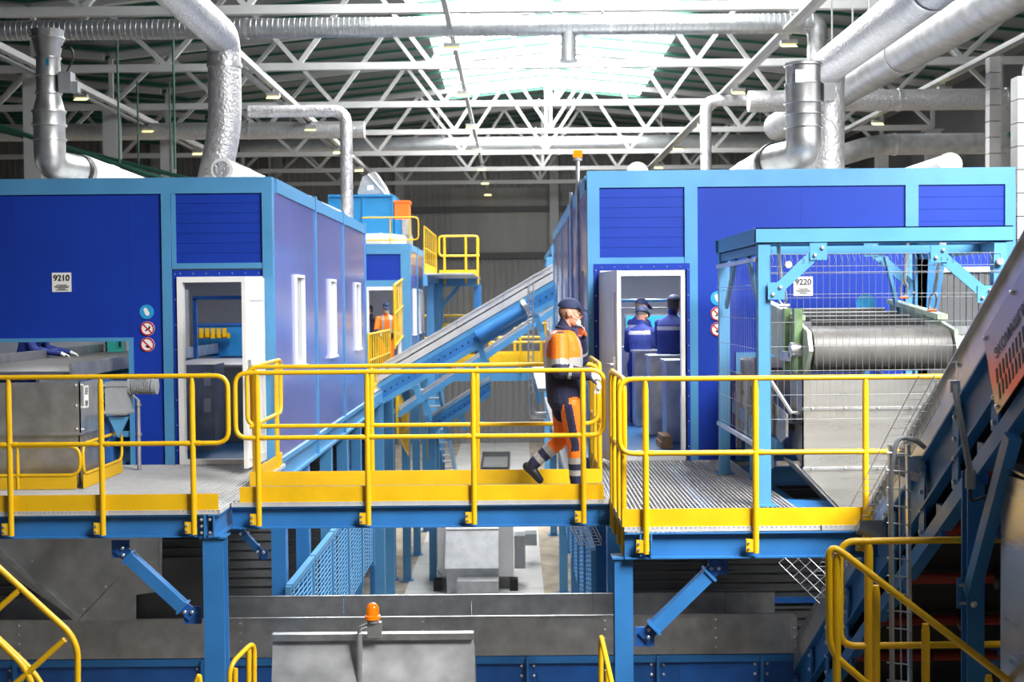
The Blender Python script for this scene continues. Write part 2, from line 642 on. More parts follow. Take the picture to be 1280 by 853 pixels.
# longitudinal ties with lamps
LINES = [(-11.0, 'far left'), (-6.1, 'left'), (-1.25, 'middle'), (5.75, 'right'), (11.0, 'far right')]
for x, nm in LINES:
    t = thing('lamp_rail', f'long {nm} roof rail with cable tray carrying floodlights', 'rail', (x, 12, HB), 'lamp rails under the trusses')
    if nm == 'middle':
        MB().box(x - .05, x + .05, 9, 63.3, HB - .22, HB - .10).build('cable_tray', 'grey_paint', t)
    else:
        MB().box(x - .07, x + .07, 9, 63.3, HB - .09 - .14, HB - .09).build('tie_beam', 'white_paint', t)
        MB().box(x - .28, x - .12, 9, 63.3, HB - .30, HB - .24).build('cable_tray', 'grey_paint', t)
lamp0 = None
for x, nm in LINES:
    n = 0
    for i, y in enumerate(TY):
        yy = y + 1.6
        if nm in ('far left', 'far right') and i < 1:
            continue
        z = HB - .42
        lb = f'yellowish floodlight hanging on the {nm} roof rail, {ORD[n]} from the camera'
        n += 1
        if lamp0 is None:
            lamp0 = thing('floodlight', lb, 'lamp', (x, yy, z), 'floodlights under the roof')
            MB().box(x - .17, x + .17, yy - .1, yy + .1, z - .02, z + .06).build('housing', 'grey_paint', lamp0)
            MB().prism([(x - .16, yy - .13, z - .10), (x + .16, yy - .13, z - .10), (x + .16, yy + .09, z - .025), (x - .16, yy + .09, z - .025)], (0, .004, .012)).build('lens', 'lamp_lens', lamp0)
            MB().box(x - .015, x + .015, yy - .02, yy + .02, z + .06, z + .32).build('bracket', 'grey_paint', lamp0)
            L0 = (x, yy)
        else:
            clone_tree(lamp0, (x - L0[0], yy - L0[1], 0), lb)

# ------------------------------------------------------------------ ducts under the roof


def duct(name, label, pts, r, material, seams=(), seam_mat='galv', n=20, fr=0.3, ridge=0.0, cat='duct'):
    t = thing(name, label, cat, pts[0])
    path = fillet(pts, fr, 6) if len(pts) > 2 else [V(p) for p in pts]
    if ridge:                                 # spiral duct: ribbed tube
        p, q = path[0], path[-1]
        L = (q - p).length
        k = int(L / ridge)
        prof = []
        for i in range(k):
            prof += [(i / k, r), ((i + .75) / k, r), ((i + .8) / k, r * 1.03), ((i + .95) / k, r * 1.03)]
        prof.append((1, r))
        MB().lathe(p, q, prof, n).build('pipe', material, t)
    else:
        MB().tube(path, r, n).build('pipe', material, t)
    for a, d in seams:
        a, d = V(a), V(d).normalized()
        MB().cyl(a - d * .03, a + d * .03, r * 1.06, n).build('clamp_band', seam_mat, t)
    return t


d = duct('spiral_duct', 'long grey spiral duct running across the hall below the second truss', [(-13, 26.2, 7.33), (6.1, 26.2, 7.33)], 0.2, 'spiral', [((-5.4, 26.2, 7.33), (1, 0, 0)), ((2.0, 26.2, 7.33), (1, 0, 0))], ridge=0.11)
MB().lathe((1.15, 26.2, 7.2), (1.15, 26.2, 6.6), [(0, .15), (.9, .15), (.92, .18), (1, .18)], 16).build('branch_outlet', 'spiral', d)
MB().tube(fillet([(5.9, 26.2, 7.33), (6.2, 26.2, 7.33), (6.2, 26.2, 6.5)], .25, 6), .2, 16).build('elbow', 'galv', d)
MB().cyl((6.2, 26.2, 6.52), (6.2, 26.2, 6.44), .23, 16).build('flange', 'galv_dull', d)

duct('foil_duct', 'crinkled silver foil duct coming down from the roof onto the left blue cabin',
     [(-3.78, 7.5, 5.22), (-3.78, 16.9, 5.22), (-3.78, 16.9, 4.05), (-4.02, 16.9, 3.0)], 0.215, 'foil',
     [((-3.78, 16.9, 4.85), (0, 0, 1)), ((-3.78, 13, 5.22), (0, 1, 0)), ((-3.78, 10.5, 5.22), (0, 1, 0))], n=24, fr=0.28)
duct('foil_duct', 'crinkled silver foil duct dropping behind the fan stack on the right cabin',
     [(4.12, 6.5, 4.75), (4.12, 16.9, 4.75), (4.12, 16.9, 3.0)], 0.23, 'foil', [((4.12, 12.6, 4.75), (0, 1, 0)), ((4.12, 10.6, 4.75), (0, 1, 0))], n=24, fr=0.3)
duct('foil_duct', 'thick silver foil duct running high at the upper right edge', [(7.6, 14, 6.3), (7.0, 34, 6.3)], 0.37, 'galv_dull', [((7.3, 24, 6.3), (0, 1, 0))], n=24)
duct('steel_duct', 'large galvanized duct with square collar in the upper right corner', [(7.2, 20, 6.9), (10.5, 20, 6.15), (14.5, 20, 6.0)], 0.36, 'galv', [((8.6, 20, 6.58), (3.3, 0, -.75))], n=24)
duct('foil_duct', 'thin foil duct with elbow standing beyond the left cabin', [(-4.5, 21.9, 5.0), (-2.84, 21.9, 5.0), (-2.84, 21.9, 3.0)], 0.105, 'foil', [((-2.84, 21.9, 4.3), (0, 0, 1)), ((-2.84, 21.9, 3.7), (0, 0, 1))], n=16, fr=.25)
duct('foil_duct', 'slim foil duct hanging behind the middle of the right cabin', [(7.2, 34, 7.0), (5.1, 34, 7.0), (5.1, 34, 3.0)], 0.15, 'foil', [((5.1, 34, 5.6), (0, 0, 1))], n=16, fr=.3)
duct('foil_duct', 'long foil duct crossing the left bay behind the columns', [(-24, 39, 7.0), (-4.5, 39, 7.0)], 0.26, 'foil', [((-12, 39, 7.0), (1, 0, 0)), ((-8, 39, 7.0), (1, 0, 0))], n=16)
duct('foil_duct', 'foil duct crossing the right bay above the cabin roof', [(5.5, 30, 6.35), (14.6, 30, 6.35)], 0.25, 'foil', [((9, 30, 6.35), (1, 0, 0)), ((11.5, 30, 6.35), (1, 0, 0))], n=16)
duct('steel_duct', 'grey duct with a bend low over the right cabin roof', [(7.0, 29, 4.85), (8.2, 29, 5.2), (12.6, 29, 5.2), (12.9, 29, 3.0)], 0.24, 'galv_dull', [((8.6, 29, 5.2), (1, 0, 0))], n=16, fr=.4)
d = duct('spiral_duct', 'far grey spiral duct spanning the hall behind the fifth truss', [(-11, 52, 8.1), (12, 52, 8.1)], 0.34, 'spiral', n=16)
for x in (-9, -3, 6, 10):
    MB().cyl((x, 52, 8.4), (x, 52, roof_z(x)), .02, 6).build('hanger_rod', 'galv', d)
duct('steel_duct', 'short capped galvanized pipe entering at the right edge', [(7.0, 17.5, 4.72), (9.5, 17.5, 4.9)], 0.2, 'galv_dull', [((7.15, 17.5, 4.73), (1, 0, .07))], n=16)
for i, yy in enumerate((16.6, 15.6, 14.9, 13.8, 13.2)):
    tag(MB().cyl((4.12, yy, 4.96), (4.12, yy, 9.5), .012, 6).build('hanger_rod', 'white_paint'),
        f'thin white hanger rod above the right foil duct, {ORD[i]} from the left', 'rod', 'hanger rods')
# green sprinkler pipework at the left
for i, (a, b) in enumerate((((-14, 30, 6.6), (-7.4, 30, 4.4)), ((-16, 36, 7.1), (-8.5, 36, 5.1)), ((10.0, 26, 5.0), (14, 26, 6.2)))):
    tag(MB().tube([a, b], 0.06, 8).build('green_pipe', 'pipe_green'), ['dark green pipe sloping down behind the left fan stack', 'dark green pipe sloping in the left side bay', 'dark green pipe sloping up at the far right'][i], 'pipe')
for i, (x, y) in enumerate(((-11.0, 30), (-9.2, 30), (-7.9, 30), (-10.5, 36), (-9.6, 36))):
    tag(MB().cyl((x, y, 4.9), (x, y, 8.0), 0.028, 8).build('green_pipe', 'pipe_green'), f'dark green upright pipe over the left cabin, {ORD[i]} of five', 'pipe', 'green drop pipes')
tr = thing('wall_trunking', 'white jointed vertical trunking at the right edge beside the cabin', 'trunking', (5.62, 14.4, 0))
for i in range(16):
    MB().box(5.61, 5.8, 14.3, 14.5, .02 + .26 * i, .27 + .26 * i).build('segment', 'trunk_white', tr)
t2 = thing('wall_trunking', 'white jointed trunking standing far behind the right cabin corner', 'trunking', (8.4, 22.5, 0))
for i in range(14):
    MB().box(8.3, 8.5, 22.4, 22.6, 2.0 + .28 * i, 2.265 + .28 * i).build('segment', 'trunk_white', t2)
# ================================================================== sorting cabins
YF = 13.7
TOP = 3.07


def cx(px):
    return U(px, 400, YF).x


def cz(px, py):
    return U(px, py, YF).z


def boards(parent, x0, x1, z0, z1, y, n, material='panel_blue', t=0.05):
    """horizontal cladding boards in a frame opening"""
    h = (z1 - z0) / n
    for i in range(n):
        MB().box(x0, x1, y, y + t, z0 + i * h + .0015, z0 + (i + 1) * h - .0015).build('board', material, parent)
    MB().box(x0, x1, y + .01, y + t + .005, z0, z1).build('backing', 'panel_blue', parent)


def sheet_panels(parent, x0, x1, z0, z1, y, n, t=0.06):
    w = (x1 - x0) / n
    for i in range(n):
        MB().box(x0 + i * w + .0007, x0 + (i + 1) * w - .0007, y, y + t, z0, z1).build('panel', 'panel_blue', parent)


def rivets(parent, pts, r=0.008, name='rivets'):
    m = MB()
    for p_ in pts:
        m.lathe(V(p_), V(p_) + V((0, -.008, 0)), [(0, r), (.6, r * .8), (1, r * .3)], 6)
    return stuff(m.build(name, 'bolt', parent))


def side_wall(parent, X, out, y0, y1, divs, wins, nsub=3):
    """long side wall in the plane X; out = direction it faces (+1 or -1); windows are (ya, yb, za, zb)"""
    xa, xb = sorted((X, X - out * 0.06))
    ys = [y0] + divs + [y1]
    for a, b in zip(ys[:-1], ys[1:]):
        w = (b - a) / nsub
        for i in range(nsub):
            p0, p1 = a + i * w + .003, a + (i + 1) * w - .003
            holes = [q for q in wins if q[0] < p1 and q[1] > p0]
            if not holes:
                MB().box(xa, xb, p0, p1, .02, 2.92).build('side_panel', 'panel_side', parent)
                continue
            q = holes[0]
            m = MB()
            h0, h1 = max(q[0], p0), min(q[1], p1)
            m.box(xa, xb, p0, p1, .02, q[2]); m.box(xa, xb, p0, p1, q[3], 2.92)
            if h0 - p0 > .004:
                m.box(xa, xb, p0, h0, q[2], q[3])
            if p1 - h1 > .004:
                m.box(xa, xb, h1, p1, q[2], q[3])
            m.build('side_panel', 'panel_side', parent)
    for q in wins:
        m = MB()
        f0, f1 = sorted((X + out * .03, X - out * .05))
        e = .035
        m.box(f0, f1, q[0], q[1], q[2], q[2] + e); m.box(f0, f1, q[0], q[1], q[3] - e, q[3])
        m.box(f0, f1, q[0], q[0] + e, q[2] + e, q[3] - e); m.box(f0, f1, q[1] - e, q[1], q[2] + e, q[3] - e)
        w = m.build('window_frame', 'white_frame', parent)
        MB().box(X - out * .02 - .004, X - out * .02 + .004, q[0] + e, q[1] - e, q[2] + e, q[3] - e).build('pane', 'glass', w)
        MB().box(f0, f1 + .02 * out, q[0] - .02, q[1] + .02, q[2] - .025, q[2]).build('sill', 'white_frame', w)
    for yv in divs + [y1 - .06]:
        s0, s1 = sorted((X + out * .015, X - out * .06))
        MB().box(s0, s1, yv - .05, yv + .05, .02, 2.92).build('side_post', 'frame_blue', parent)
        MB().box(s0, s1 + .01, yv - .055, yv + .055, 2.9, 3.1).build('joint_cover', 'frame_blue', parent)
    s0, s1 = sorted((X + out * .015, X - out * .1))
    MB().box(s0, s1, y0 + .1, y1, 2.92, TOP).build('eaves_beam', 'frame_blue', parent)
    b0, b1 = sorted((X + out * .02, X - out * .12))
    m = MB()
    m.box(b0, b1, y0, y1, -.04, .02); m.box(b0, b1, y0, y1, -.27, -.235)
    xm = (b0 + b1) / 2
    m.box(xm - .008 + out * .02, xm + .008 + out * .02, y0, y1, -.235, -.04)
    m.build('base_beam', 'frame_blue', parent)
    for yv in [y0 + .2] + divs + [y1 - .2]:
        MB().box(min(xm, b1 if out > 0 else b0), max(xm, b1 if out > 0 else b0), yv - .01, yv + .01, -.235, -.04).build('stiffener', 'frame_blue', parent)


def door_leaf(parent, hinge, end, z0, z1, handle_side):
    hinge, end = V(hinge), V(end)
    d = (end - hinge)
    n = V((d.y, -d.x, 0)).normalized() * handle_side
    t = n * .04
    lf = MB().prism([hinge, end, end + t, hinge + t], (0, 0, z1 - z0)).build('door_leaf', 'white_frame', parent)
    WL[lf] = WL[lf]
    m = MB()
    e = d.normalized()
    a, b = hinge + e * .09 + n * .04, end - e * .09 + n * .04
    for za, zb in ((z0 + .12, z0 + .95), (z0 + 1.03, z1 - .2)):
        m.beam(V((a.x, a.y, za)), V((b.x, b.y, za)), .016, .02); m.beam(V((a.x, a.y, zb)), V((b.x, b.y, zb)), .016, .02)
        m.beam(V((a.x, a.y, za)), V((a.x, a.y, zb)), .016, .02); m.beam(V((b.x, b.y, za)), V((b.x, b.y, zb)), .016, .02)
    m.build('moulding', 'white_frame', lf)
    h = end - e * .06 + n * .05
    m = MB()
    m.box(h.x - .02, h.x + .02, h.y - .02, h.y + .02, z0 + .93, z0 + 1.13)
    m.tube(fillet([(h.x, h.y, z0 + 1.05), V((h.x, h.y, z0 + 1.05)) + n * .06, V((h.x, h.y, z0 + 1.05)) + n * .06 - e * .12], .02), .011, 8)
    m.build('handle', 'galv', lf)
    for k in (.25, 1.0, 1.75):
        MB().cyl((hinge.x, hinge.y, z0 + k), (hinge.x, hinge.y, z0 + k + .1), .014, 8).build('hinge', 'galv', lf)
    return lf


def door_frame(parent, x0, x1, z1, y, w=0.06):
    m = MB()
    m.box(x0, x0 + w, y - .03, y + .07, .0, z1); m.box(x1 - w, x1, y - .03, y + .07, .0, z1)
    m.box(x0 + w, x1 - w, y - .03, y + .07, z1 - w, z1); m.box(x0 + w, x1 - w, y - .03, y + .07, 0, .05)
    return m.build('door_frame', 'white_frame', parent)


# ---- left cabin -------------------------------------------------------------
LX = cx(342.5)                                # right-hand corner of the left cabin
LB = 22.2
LW = -9.4
lc = thing('sorting_cabin', 'large dark blue cabin with light blue frame on the left, plate 9210', 'cabin', (-5.5, 17, 0))
MB().box(LW, LX, YF - .02, YF + .1, 2.9, TOP).build('front_beam', 'frame_blue', lc)
MB().box(LW, LX - .03, YF + .1, LB, 3.0, 3.05).build('roof_plate', 'galv_dull', lc)
p1a, p1b = cx(204.5), cx(216)
MB().box(p1a, p1b, YF - .03, YF + .09, .0, 2.9).build('post', 'frame_blue', lc)
MB().box(p1b + .005, cx(222), YF - .015, YF + .08, cz(220, 333), 2.9).build('panel_trim', 'frame_blue', lc)
MB().box(cx(330), LX, YF - .03, YF + .09, .0, 2.9).build('post', 'frame_blue', lc)
MB().box(cx(217), cx(330), YF - .02, YF + .08, cz(270, 336), cz(270, 329)).build('transom', 'frame_blue', lc)
boards(lc, cx(222), cx(330), cz(270, 329), 2.9, YF + .0, 7)
ox0, ox1, oz0, oz1 = -6.6, cx(163), 0.12, cz(80, 424)
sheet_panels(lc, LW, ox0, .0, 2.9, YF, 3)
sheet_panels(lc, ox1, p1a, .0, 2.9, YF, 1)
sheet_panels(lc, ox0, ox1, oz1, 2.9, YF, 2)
m = MB()
m.box(ox0, ox1 + .03, YF - .02, YF + .08, oz1 - .03, oz1 + .01); m.box(ox1 - .02, ox1 + .03, YF - .02, YF + .08, 0, oz1 - .03)
m.box(ox0 - .03, ox0, YF - .02, YF + .08, 0, oz1)
m.build('hatch_frame', 'frame_blue', lc)
MB().box(ox1 - .35, ox1 - .02, YF, YF + .05, .3, .36).build('hatch_rail', 'frame_blue', lc)
dz = cz(270, 346)
dx0, dx1 = cx(222.5), cx(331)
m = MB()
m.box(cx(217), dx0, YF, YF + .06, 0, dz + .07); m.box(dx1, cx(334), YF, YF + .06, 0, dz + .07); m.box(dx0, dx1, YF, YF + .06, dz, dz + .07)
m.build('door_surround', 'panel_blue', lc)
rivets(lc, [(cx(219.5), YF, .15 + .27 * i) for i in range(8)] + [(cx(226) + .14 * i, YF, dz + .035) for i in range(7)], name='surround_rivets')
df = door_frame(lc, dx0, dx1, dz, YF)
door_leaf(lc, (dx1 - .03, YF - .04, .05), (dx1 - .075, YF - .8, .05), .02, dz - .05, -1)
side_wall(lc, LX, 1, YF + .1, LB, [16.62, 19.3], [(15.0, 15.6, .98, 2.06), (17.75, 18.35, .98, 2.06), (20.65, 21.25, .98, 2.06)])
# lining and floor
MB().box(LW, LX - .07, YF + .07, LB, -.03, .03).build('cabin_floor', 'floor_blue', lc)
MB().box(LX - .085, LX - .065, YF + .1, 14.98, .03, 2.9).build('lining', 'interior', lc)
MB().box(LW, LX - .07, LB - .06, LB, .03, 2.95).build('end_wall', 'interior', lc)
MB().box(LW, LX - .07, YF + .08, LB, 2.93, 2.98).build('cabin_ceiling', 'interior', lc)
MB().box(LW, LW + .06, YF + .08, LB, .03, 2.93).build('far_side', 'interior', lc)
for i, (x, y) in enumerate(((-6.0, 16.0), (-3.6, 17.5))):
    f = thing('tube_lamp', f'ceiling tube lamp inside the left cabin, {"over the belt" if i == 0 else "near the door"}', 'lamp', (x, y, 2.8), 'tube lamps in the cabins')
    MB().box(x - .06, x + .06, y - .6, y + .6, 2.86, 2.93).build('housing', 'white_frame', f)
    MB().cyl((x, y - .58, 2.84), (x, y + .58, 2.84), .018, 8).build('tube', 'tube_light', f)
    area_light('cabin_lamp_light', (x, y, 2.8), .3, 1.2, 60)

# ---- right cabin ------------------------------------------------------------
QX0, QX1, RB = cx(735), cx(1268), 25.2
rc = thing('sorting_cabin', 'bright blue cabin with light blue frame on the right, plate 9220', 'cabin', (3, 19, 0))
MB().box(QX0, QX1, YF - .02, YF + .1, 2.92, TOP + .03).build('front_beam', 'frame_blue', rc)
MB().box(QX0 + .03, QX1, YF + .1, RB, 3.0, 3.05).build('roof_plate', 'galv_dull', rc)
for a, b in ((735, 750), (856, 872), (1131, 1147), (1255, 1268)):
    MB().box(cx(a), cx(b), YF - .03, YF + .09, 0, 2.92).build('post', 'frame_blue', rc)
MB().box(cx(750), cx(856), YF - .02, YF + .08, cz(800, 330), cz(800, 322)).build('transom', 'frame_blue', rc)
boards(rc, cx(750), cx(856), cz(800, 322), 2.92, YF, 7)
boards(rc, cx(1147), cx(1255), cz(1200, 292), 2.92, YF, 4)
# big panel, then the belt opening behind the cage
sheet_panels(rc, cx(872), cx(1131), cz(1000, 440), 2.92, YF, 2)
sheet_panels(rc, cx(872), cx(925), 0, cz(1000, 440), YF, 1)
sheet_panels(rc, cx(1080), cx(1131), 0, cz(1000, 440), YF, 1)
m = MB()
m.box(cx(925), cx(1080), YF - .02, YF + .06, cz(1000, 440) - .05, cz(1000, 440)); m.box(cx(925) - .05, cx(925), YF - .02, YF + .06, 0, cz(1000, 440)); m.box(cx(1080), cx(1080) + .05, YF - .02, YF + .06, 0, cz(1000, 440))
m.build('hatch_frame', 'frame_blue', rc)
n = 14
gx0, gx1 = cx(1147), cx(1255)
for i in range(n):                            # dark strips closing the opening at the right
    w = (gx1 - gx0) / n
    MB().box(gx0 + i * w + .004, gx0 + (i + 1) * w - .004, YF + .02 + .008 * (i % 2), YF + .03 + .008 * (i % 2), 0, cz(1200, 340)).build('strip', 'rib_sheet', rc)
MB().box(gx0, gx1, YF - .01, YF + .06, cz(1200, 340), cz(1200, 334)).build('strip_rail', 'white_frame', rc)
sheet_panels(rc, gx0, gx1, cz(1200, 334), cz(1200, 292), YF, 1)
dz = cz(800, 338)
dx0, dx1 = cx(748.5), cx(858)
m = MB()
m.box(cx(742), dx0, YF - .035, YF + .06, 0, dz + .07); m.box(dx1, cx(862), YF - .035, YF + .06, 0, dz + .07); m.box(dx0, dx1, YF - .035, YF + .06, dz, dz + .07)
m.build('door_surround', 'panel_blue', rc)
rivets(rc, [(x, YF - .035, .15 + .27 * i) for i in range(8) for x in (cx(745), cx(860))] + [(cx(752) + .14 * i, YF - .035, dz + .035) for i in range(7)], name='surround_rivets')
door_frame(rc, dx0, dx1, dz, YF)
door_leaf(rc, (dx0 + .04, YF - .04, .05), (dx0 + .17, YF - .82, .05), .02, dz - .05, 1)
side_wall(rc, QX0, -1, YF + .1, RB, [16.0, 18.4, 20.8, 23.0], [(14.7, 15.3, .98, 2.06), (16.9, 17.5, .98, 2.06), (19.3, 19.9, .98, 2.06), (21.6, 22.2, .98, 2.06)], 2)
for i, y in enumerate((14.05, 15.75)):
    tag(MB().cyl((QX0 - .08, y, 0.0), (QX0 - .08, y, 3.25 - .2 * i), .022, 8).build('conduit', 'galv'), ['grey conduit on the corner of the right cabin, carrying the beacon', 'grey conduit on the long side of the right cabin behind the corner'][i], 'conduit')
MB().box(QX0 + .07, QX1, YF + .07, RB, -.03, .03).build('cabin_floor', 'floor_blue', rc)
MB().box(QX0 + .065, QX0 + .085, YF + .1, 14.68, .03, 2.9).build('lining', 'interior', rc)
MB().box(QX0 + .07, QX1, RB - .06, RB, .03, 2.95).build('end_wall', 'interior', rc)
MB().box(QX0 + .07, QX1, YF + .08, RB, 2.93, 2.98).build('cabin_ceiling', 'interior', rc)
MB().box(QX1 - .06, QX1, YF + .08, RB, -.27, 2.93).build('far_side', 'panel_side', rc)
for i, (x, y) in enumerate(((1.9, 17.0), (2.2, 21.0))):
    f = thing('tube_lamp', f'ceiling tube lamp inside the right cabin, {"nearer" if i == 0 else "farther"} one', 'lamp', (x, y, 2.8), 'tube lamps in the cabins')
    MB().box(x - .06, x + .06, y - .6, y + .6, 2.86, 2.93).build('housing', 'white_frame', f)
    MB().cyl((x, y - .58, 2.84), (x, y + .58, 2.84), .018, 8).build('tube', 'tube_light', f)
    area_light('cabin_lamp_light', (x, y, 2.8), .3, 1.2, 130)
bc = thing('beacon_lamp', 'small amber beacon on the corner post of the right cabin roof', 'beacon', (QX0 - .08, 14.05, 3.25))
MB().cyl((QX0 - .08, 14.05, 3.25), (QX0 - .08, 14.05, 3.28), .05, 12).build('base', 'grey_paint', bc)
MB().box(QX0 - .13, QX0 - .03, 14.0, 14.1, 3.28, 3.36).build('dome', 'beacon_orange', bc)

# ---- signs ------------------------------------------------------------------


def number_plate(px, py, txt, size_px, y, where):
    c = U(px, py, y)
    s = size_px * y / F / 2
    t = thing('number_plate', f'white square plate reading {txt} on the {where} cabin wall', 'sign', (c.x, y, c.z - s))
    pr = [(c.x - s, y, c.z - s), (c.x + s, y, c.z - s), (c.x + s, y, c.z + s), (c.x - s, y, c.z + s)]
    MB().prism(pr, (0, .006, 0)).build('plate', 'sign_white', t)
    text_part(txt, s * .85, (c.x, y - .002, c.z + s * .42), (1, 0, 0), (0, 0, 1), 'sign_black', t, 'number', bold=.025)
    m = MB()
    for i, w in enumerate((.55, .8, .7, .4, .62)):
        zz = c.z - s * (.30 + .13 * i)
        m.box(c.x - s * w, c.x + s * w, y - .002, y, zz - .004, zz + .004)
    m.build('small_print', 'sign_black', t)
    return t


def round_sign(px, py, dpx, y, kind, where):
    c = U(px, py, y)
    r = dpx * y / F / 2
    nm = {'glove': f'round blue sign with a white glove on the {where} cabin', 'smoke': f'round red barred sign with a match on the {where} cabin, upper of two', 'touch': f'round red barred sign with a dark mark on the {where} cabin, lower of two'}[kind]
    t = thing('round_sign', nm, 'sign', (c.x, y, c.z - r))
    f, b = V((c.x, y - .006, c.z)), V((c.x, y, c.z))
    if kind == 'glove':
        MB().cyl(f, b, r, 28).build('disc', 'sign_blue', t)
        q = y - .0065
        MB().prism([(c.x + r * a, q, c.z + r * h) for a, h in ((-.45, .35), (-.2, .62), (.02, .5), (.42, -.2), (.3, -.5), (.0, -.55), (-.22, -.3), (-.36, .1))], (0, .0006, 0)).build('glove_symbol', 'sign_white', t)
    else:
        MB().cyl(f, b, r, 28).build('disc', 'sign_white', t)
        pts = [(c.x + r * .88 * math.cos(k * math.pi / 14), y - .007, c.z + r * .88 * math.sin(k * math.pi / 14)) for k in range(28)]
        MB().tube(pts, r * .10, 6, closed=True).build('ring', 'sign_red', t)
        MB().beam((c.x - r * .6, y - .0075, c.z + r * .6), (c.x + r * .6, y - .0075, c.z - r * .6), .004, r * .17).build('bar', 'sign_red', t)
        q = y - .0068
        if kind == 'smoke':
            MB().prism([(c.x + r * a, q, c.z + r * h) for a, h in ((-.3, -.4), (.35, -.05), (.42, .25), (.22, .42), (.12, .1), (-.38, -.25))], (0, .0006, 0)).build('match_symbol', 'sign_black', t)
        else:
            MB().prism([(c.x + r * a, q, c.z + r * h) for a, h in ((-.15, -.1), (.25, -.15), (.2, -.5), (-.1, -.45), (-.35, -.25))], (0, .0006, 0)).build('dark_symbol', 'sign_black', t)


number_plate(77, 353, '9210', 24, YF - .008, 'left')
round_sign(183.5, 390, 18, YF - .002, 'glove', 'left')
round_sign(184.5, 411, 18, YF - .002, 'smoke', 'left')
round_sign(184.5, 431, 18, YF - .002, 'touch', 'left')
number_plate(1004, 358, '9220', 24, YF - .008, 'right')
round_sign(897, 373, 18, YF - .002, 'glove', 'right')
round_sign(897, 392.5, 18, YF - .002, 'smoke', 'right')
round_sign(897, 412, 18, YF - .002, 'touch', 'right')

# ---- ducts and fans on the cabin roofs --------------------------------------
t = thing('fan_stack', 'galvanized duct fan stack with flared top on the left cabin roof', 'fan duct', (-5.3, 14.5, TOP))
ys = 14.5


def zz_(py, px=62):
    return U(px, py, ys).z


xs = U(61, 120, ys).x
ppx = ys / F
for nm, a, b, ra, rb in (('top_ring', 49, 38, 18.5, 19.5), ('flared_cone', 74, 49, 14, 18.5), ('fan_casing', 96, 74, 14.5, 14.5), ('fan_casing', 118, 96, 14.5, 14.5), ('reducer', 141, 118, 19, 14.5), ('collar', 158, 141, 19.5, 19.5), ('collar', 176, 158, 19, 19)):
    m = MB()
    z0, z1 = zz_(a), zz_(b)
    k = .02 / (z1 - z0)
    m.lathe((xs, ys, z0), (xs, ys, z1), [(0, ra * ppx + .018), (k, ra * ppx + .018), (k + .001, ra * ppx), (1 - k, rb * ppx), (1, rb * ppx + .006)], 28)
    m.build(nm, 'galv', t)
el = fillet([(xs, ys, zz_(176)), (xs, ys, TOP + .24), (xs + .12, ys + .6, TOP + .24)], .34, 8)
MB().tube(el, 19 * ppx, 24).build('elbow', 'galv', t)
e0 = el[-1]
MB().tube([e0 - V((.008, .03, 0)), e0 + V((.004, .03, 0))], 20.5 * ppx, 24).build('joint_ring', 'black', t)
MB().box(xs + .15, xs + .29, ys - .12, ys + .04, zz_(116), zz_(92)).build('switch_box', 'motor_grey', t)
MB().box(xs + .29, xs + .36, ys - .1, ys + .0, zz_(117), zz_(104)).build('junction_box', 'motor_grey', t)
MB().tube(fillet([(xs + .2, ys, zz_(92)), (xs + .3, ys, zz_(70)), (xs + .24, ys, zz_(56)), (xs + .12, ys, zz_(60))], .08), .012, 6).build('cable', 'black', t)
MB().prism([(xs + .02, ys - .138, zz_(84)), (xs + .055, ys - .138, zz_(84)), (xs + .055, ys - .138, zz_(76)), (xs + .02, ys - .138, zz_(76))], (0, .01, 0)).build('rating_label', 'sign_blue', t)
duct('wrapped_duct', 'white wrapped duct running back over the left cabin roof from the fan stack', [(e0.x, e0.y + .04, TOP + .22), (e0.x + .03, 21.5, TOP + .14)], 0.21, 'wrap_white', [((e0.x, 16.2, TOP + .21), (0, 1, 0)), ((e0.x, 18, TOP + .2), (0, 1, 0))], 'wrap_white', 20)
duct('wrapped_duct', 'white wrapped duct with open foil end along the right edge of the left cabin roof', [(-3.22, 14.2, TOP + .14), (-3.0, 22.0, TOP + .12)], 0.125, 'wrap_white', [((-3.19, 15.2, TOP + .14), (0, 1, 0)), ((-3.14, 17.2, TOP + .14), (0, 1, 0)), ((-3.08, 19.2, TOP + .14), (0, 1, 0))], 'wrap_white', 18)
MB_ = MB().cyl((-3.22, 14.19, TOP + .14), (-3.22, 14.205, TOP + .14), 0.09, 18)
tag(MB_.build('duct_end_disc', 'foil'), 'crumpled foil disc closing the white duct on the left cabin roof', 'duct end')
duct('wrapped_duct', 'low white duct at the far left roof edge', [(-7.6, 14.6, TOP + .03), (-6.0, 14.6, TOP + .03)], 0.1, 'wrap_white')

t = thing('fan_stack', 'stubby galvanized fan stack with silver collars on the right cabin roof', 'fan duct', (3.2, 14.4, TOP))
xs = U(1004, 130, 14.4).x
ys = 14.4
for nm, a, b, r in (('top_ring', 83, 79, 21.5), ('fan_casing', 106, 83, 21), ('fan_casing', 130, 106, 22), ('collar', 144, 130, 21.5), ('collar', 160, 144, 21.5)):
    z0, z1 = U(1004, a, ys).z, U(1004, b, ys).z
    k = .015 / (z1 - z0)
    MB().lathe((xs, ys, z0), (xs, ys, z1), [(0, r * ppx + .02), (k, r * ppx + .02), (k + .001, r * ppx), (1 - k, r * ppx), (1, r * ppx + .004)], 28).build(nm, 'galv', t)
el = fillet([(xs, ys, U(1004, 160, ys).z), (xs, ys, TOP + .26), (xs - .22, ys + .6, TOP + .26)], .36, 8)
MB().tube(el, 21 * ppx, 24).build('elbow', 'galv', t)
e0 = el[-1]
MB().tube([e0 - V((-.012, .035, 0)), e0 + V((-.004, .03, 0))], 23 * ppx, 24).build('joint_ring', 'black', t)
c = U(1033, 115, ys)
MB().box(c.x - .06, c.x + .06, ys - .15, ys - .02, c.z - .12, c.z + .08).build('switch_box', 'motor_grey', t)
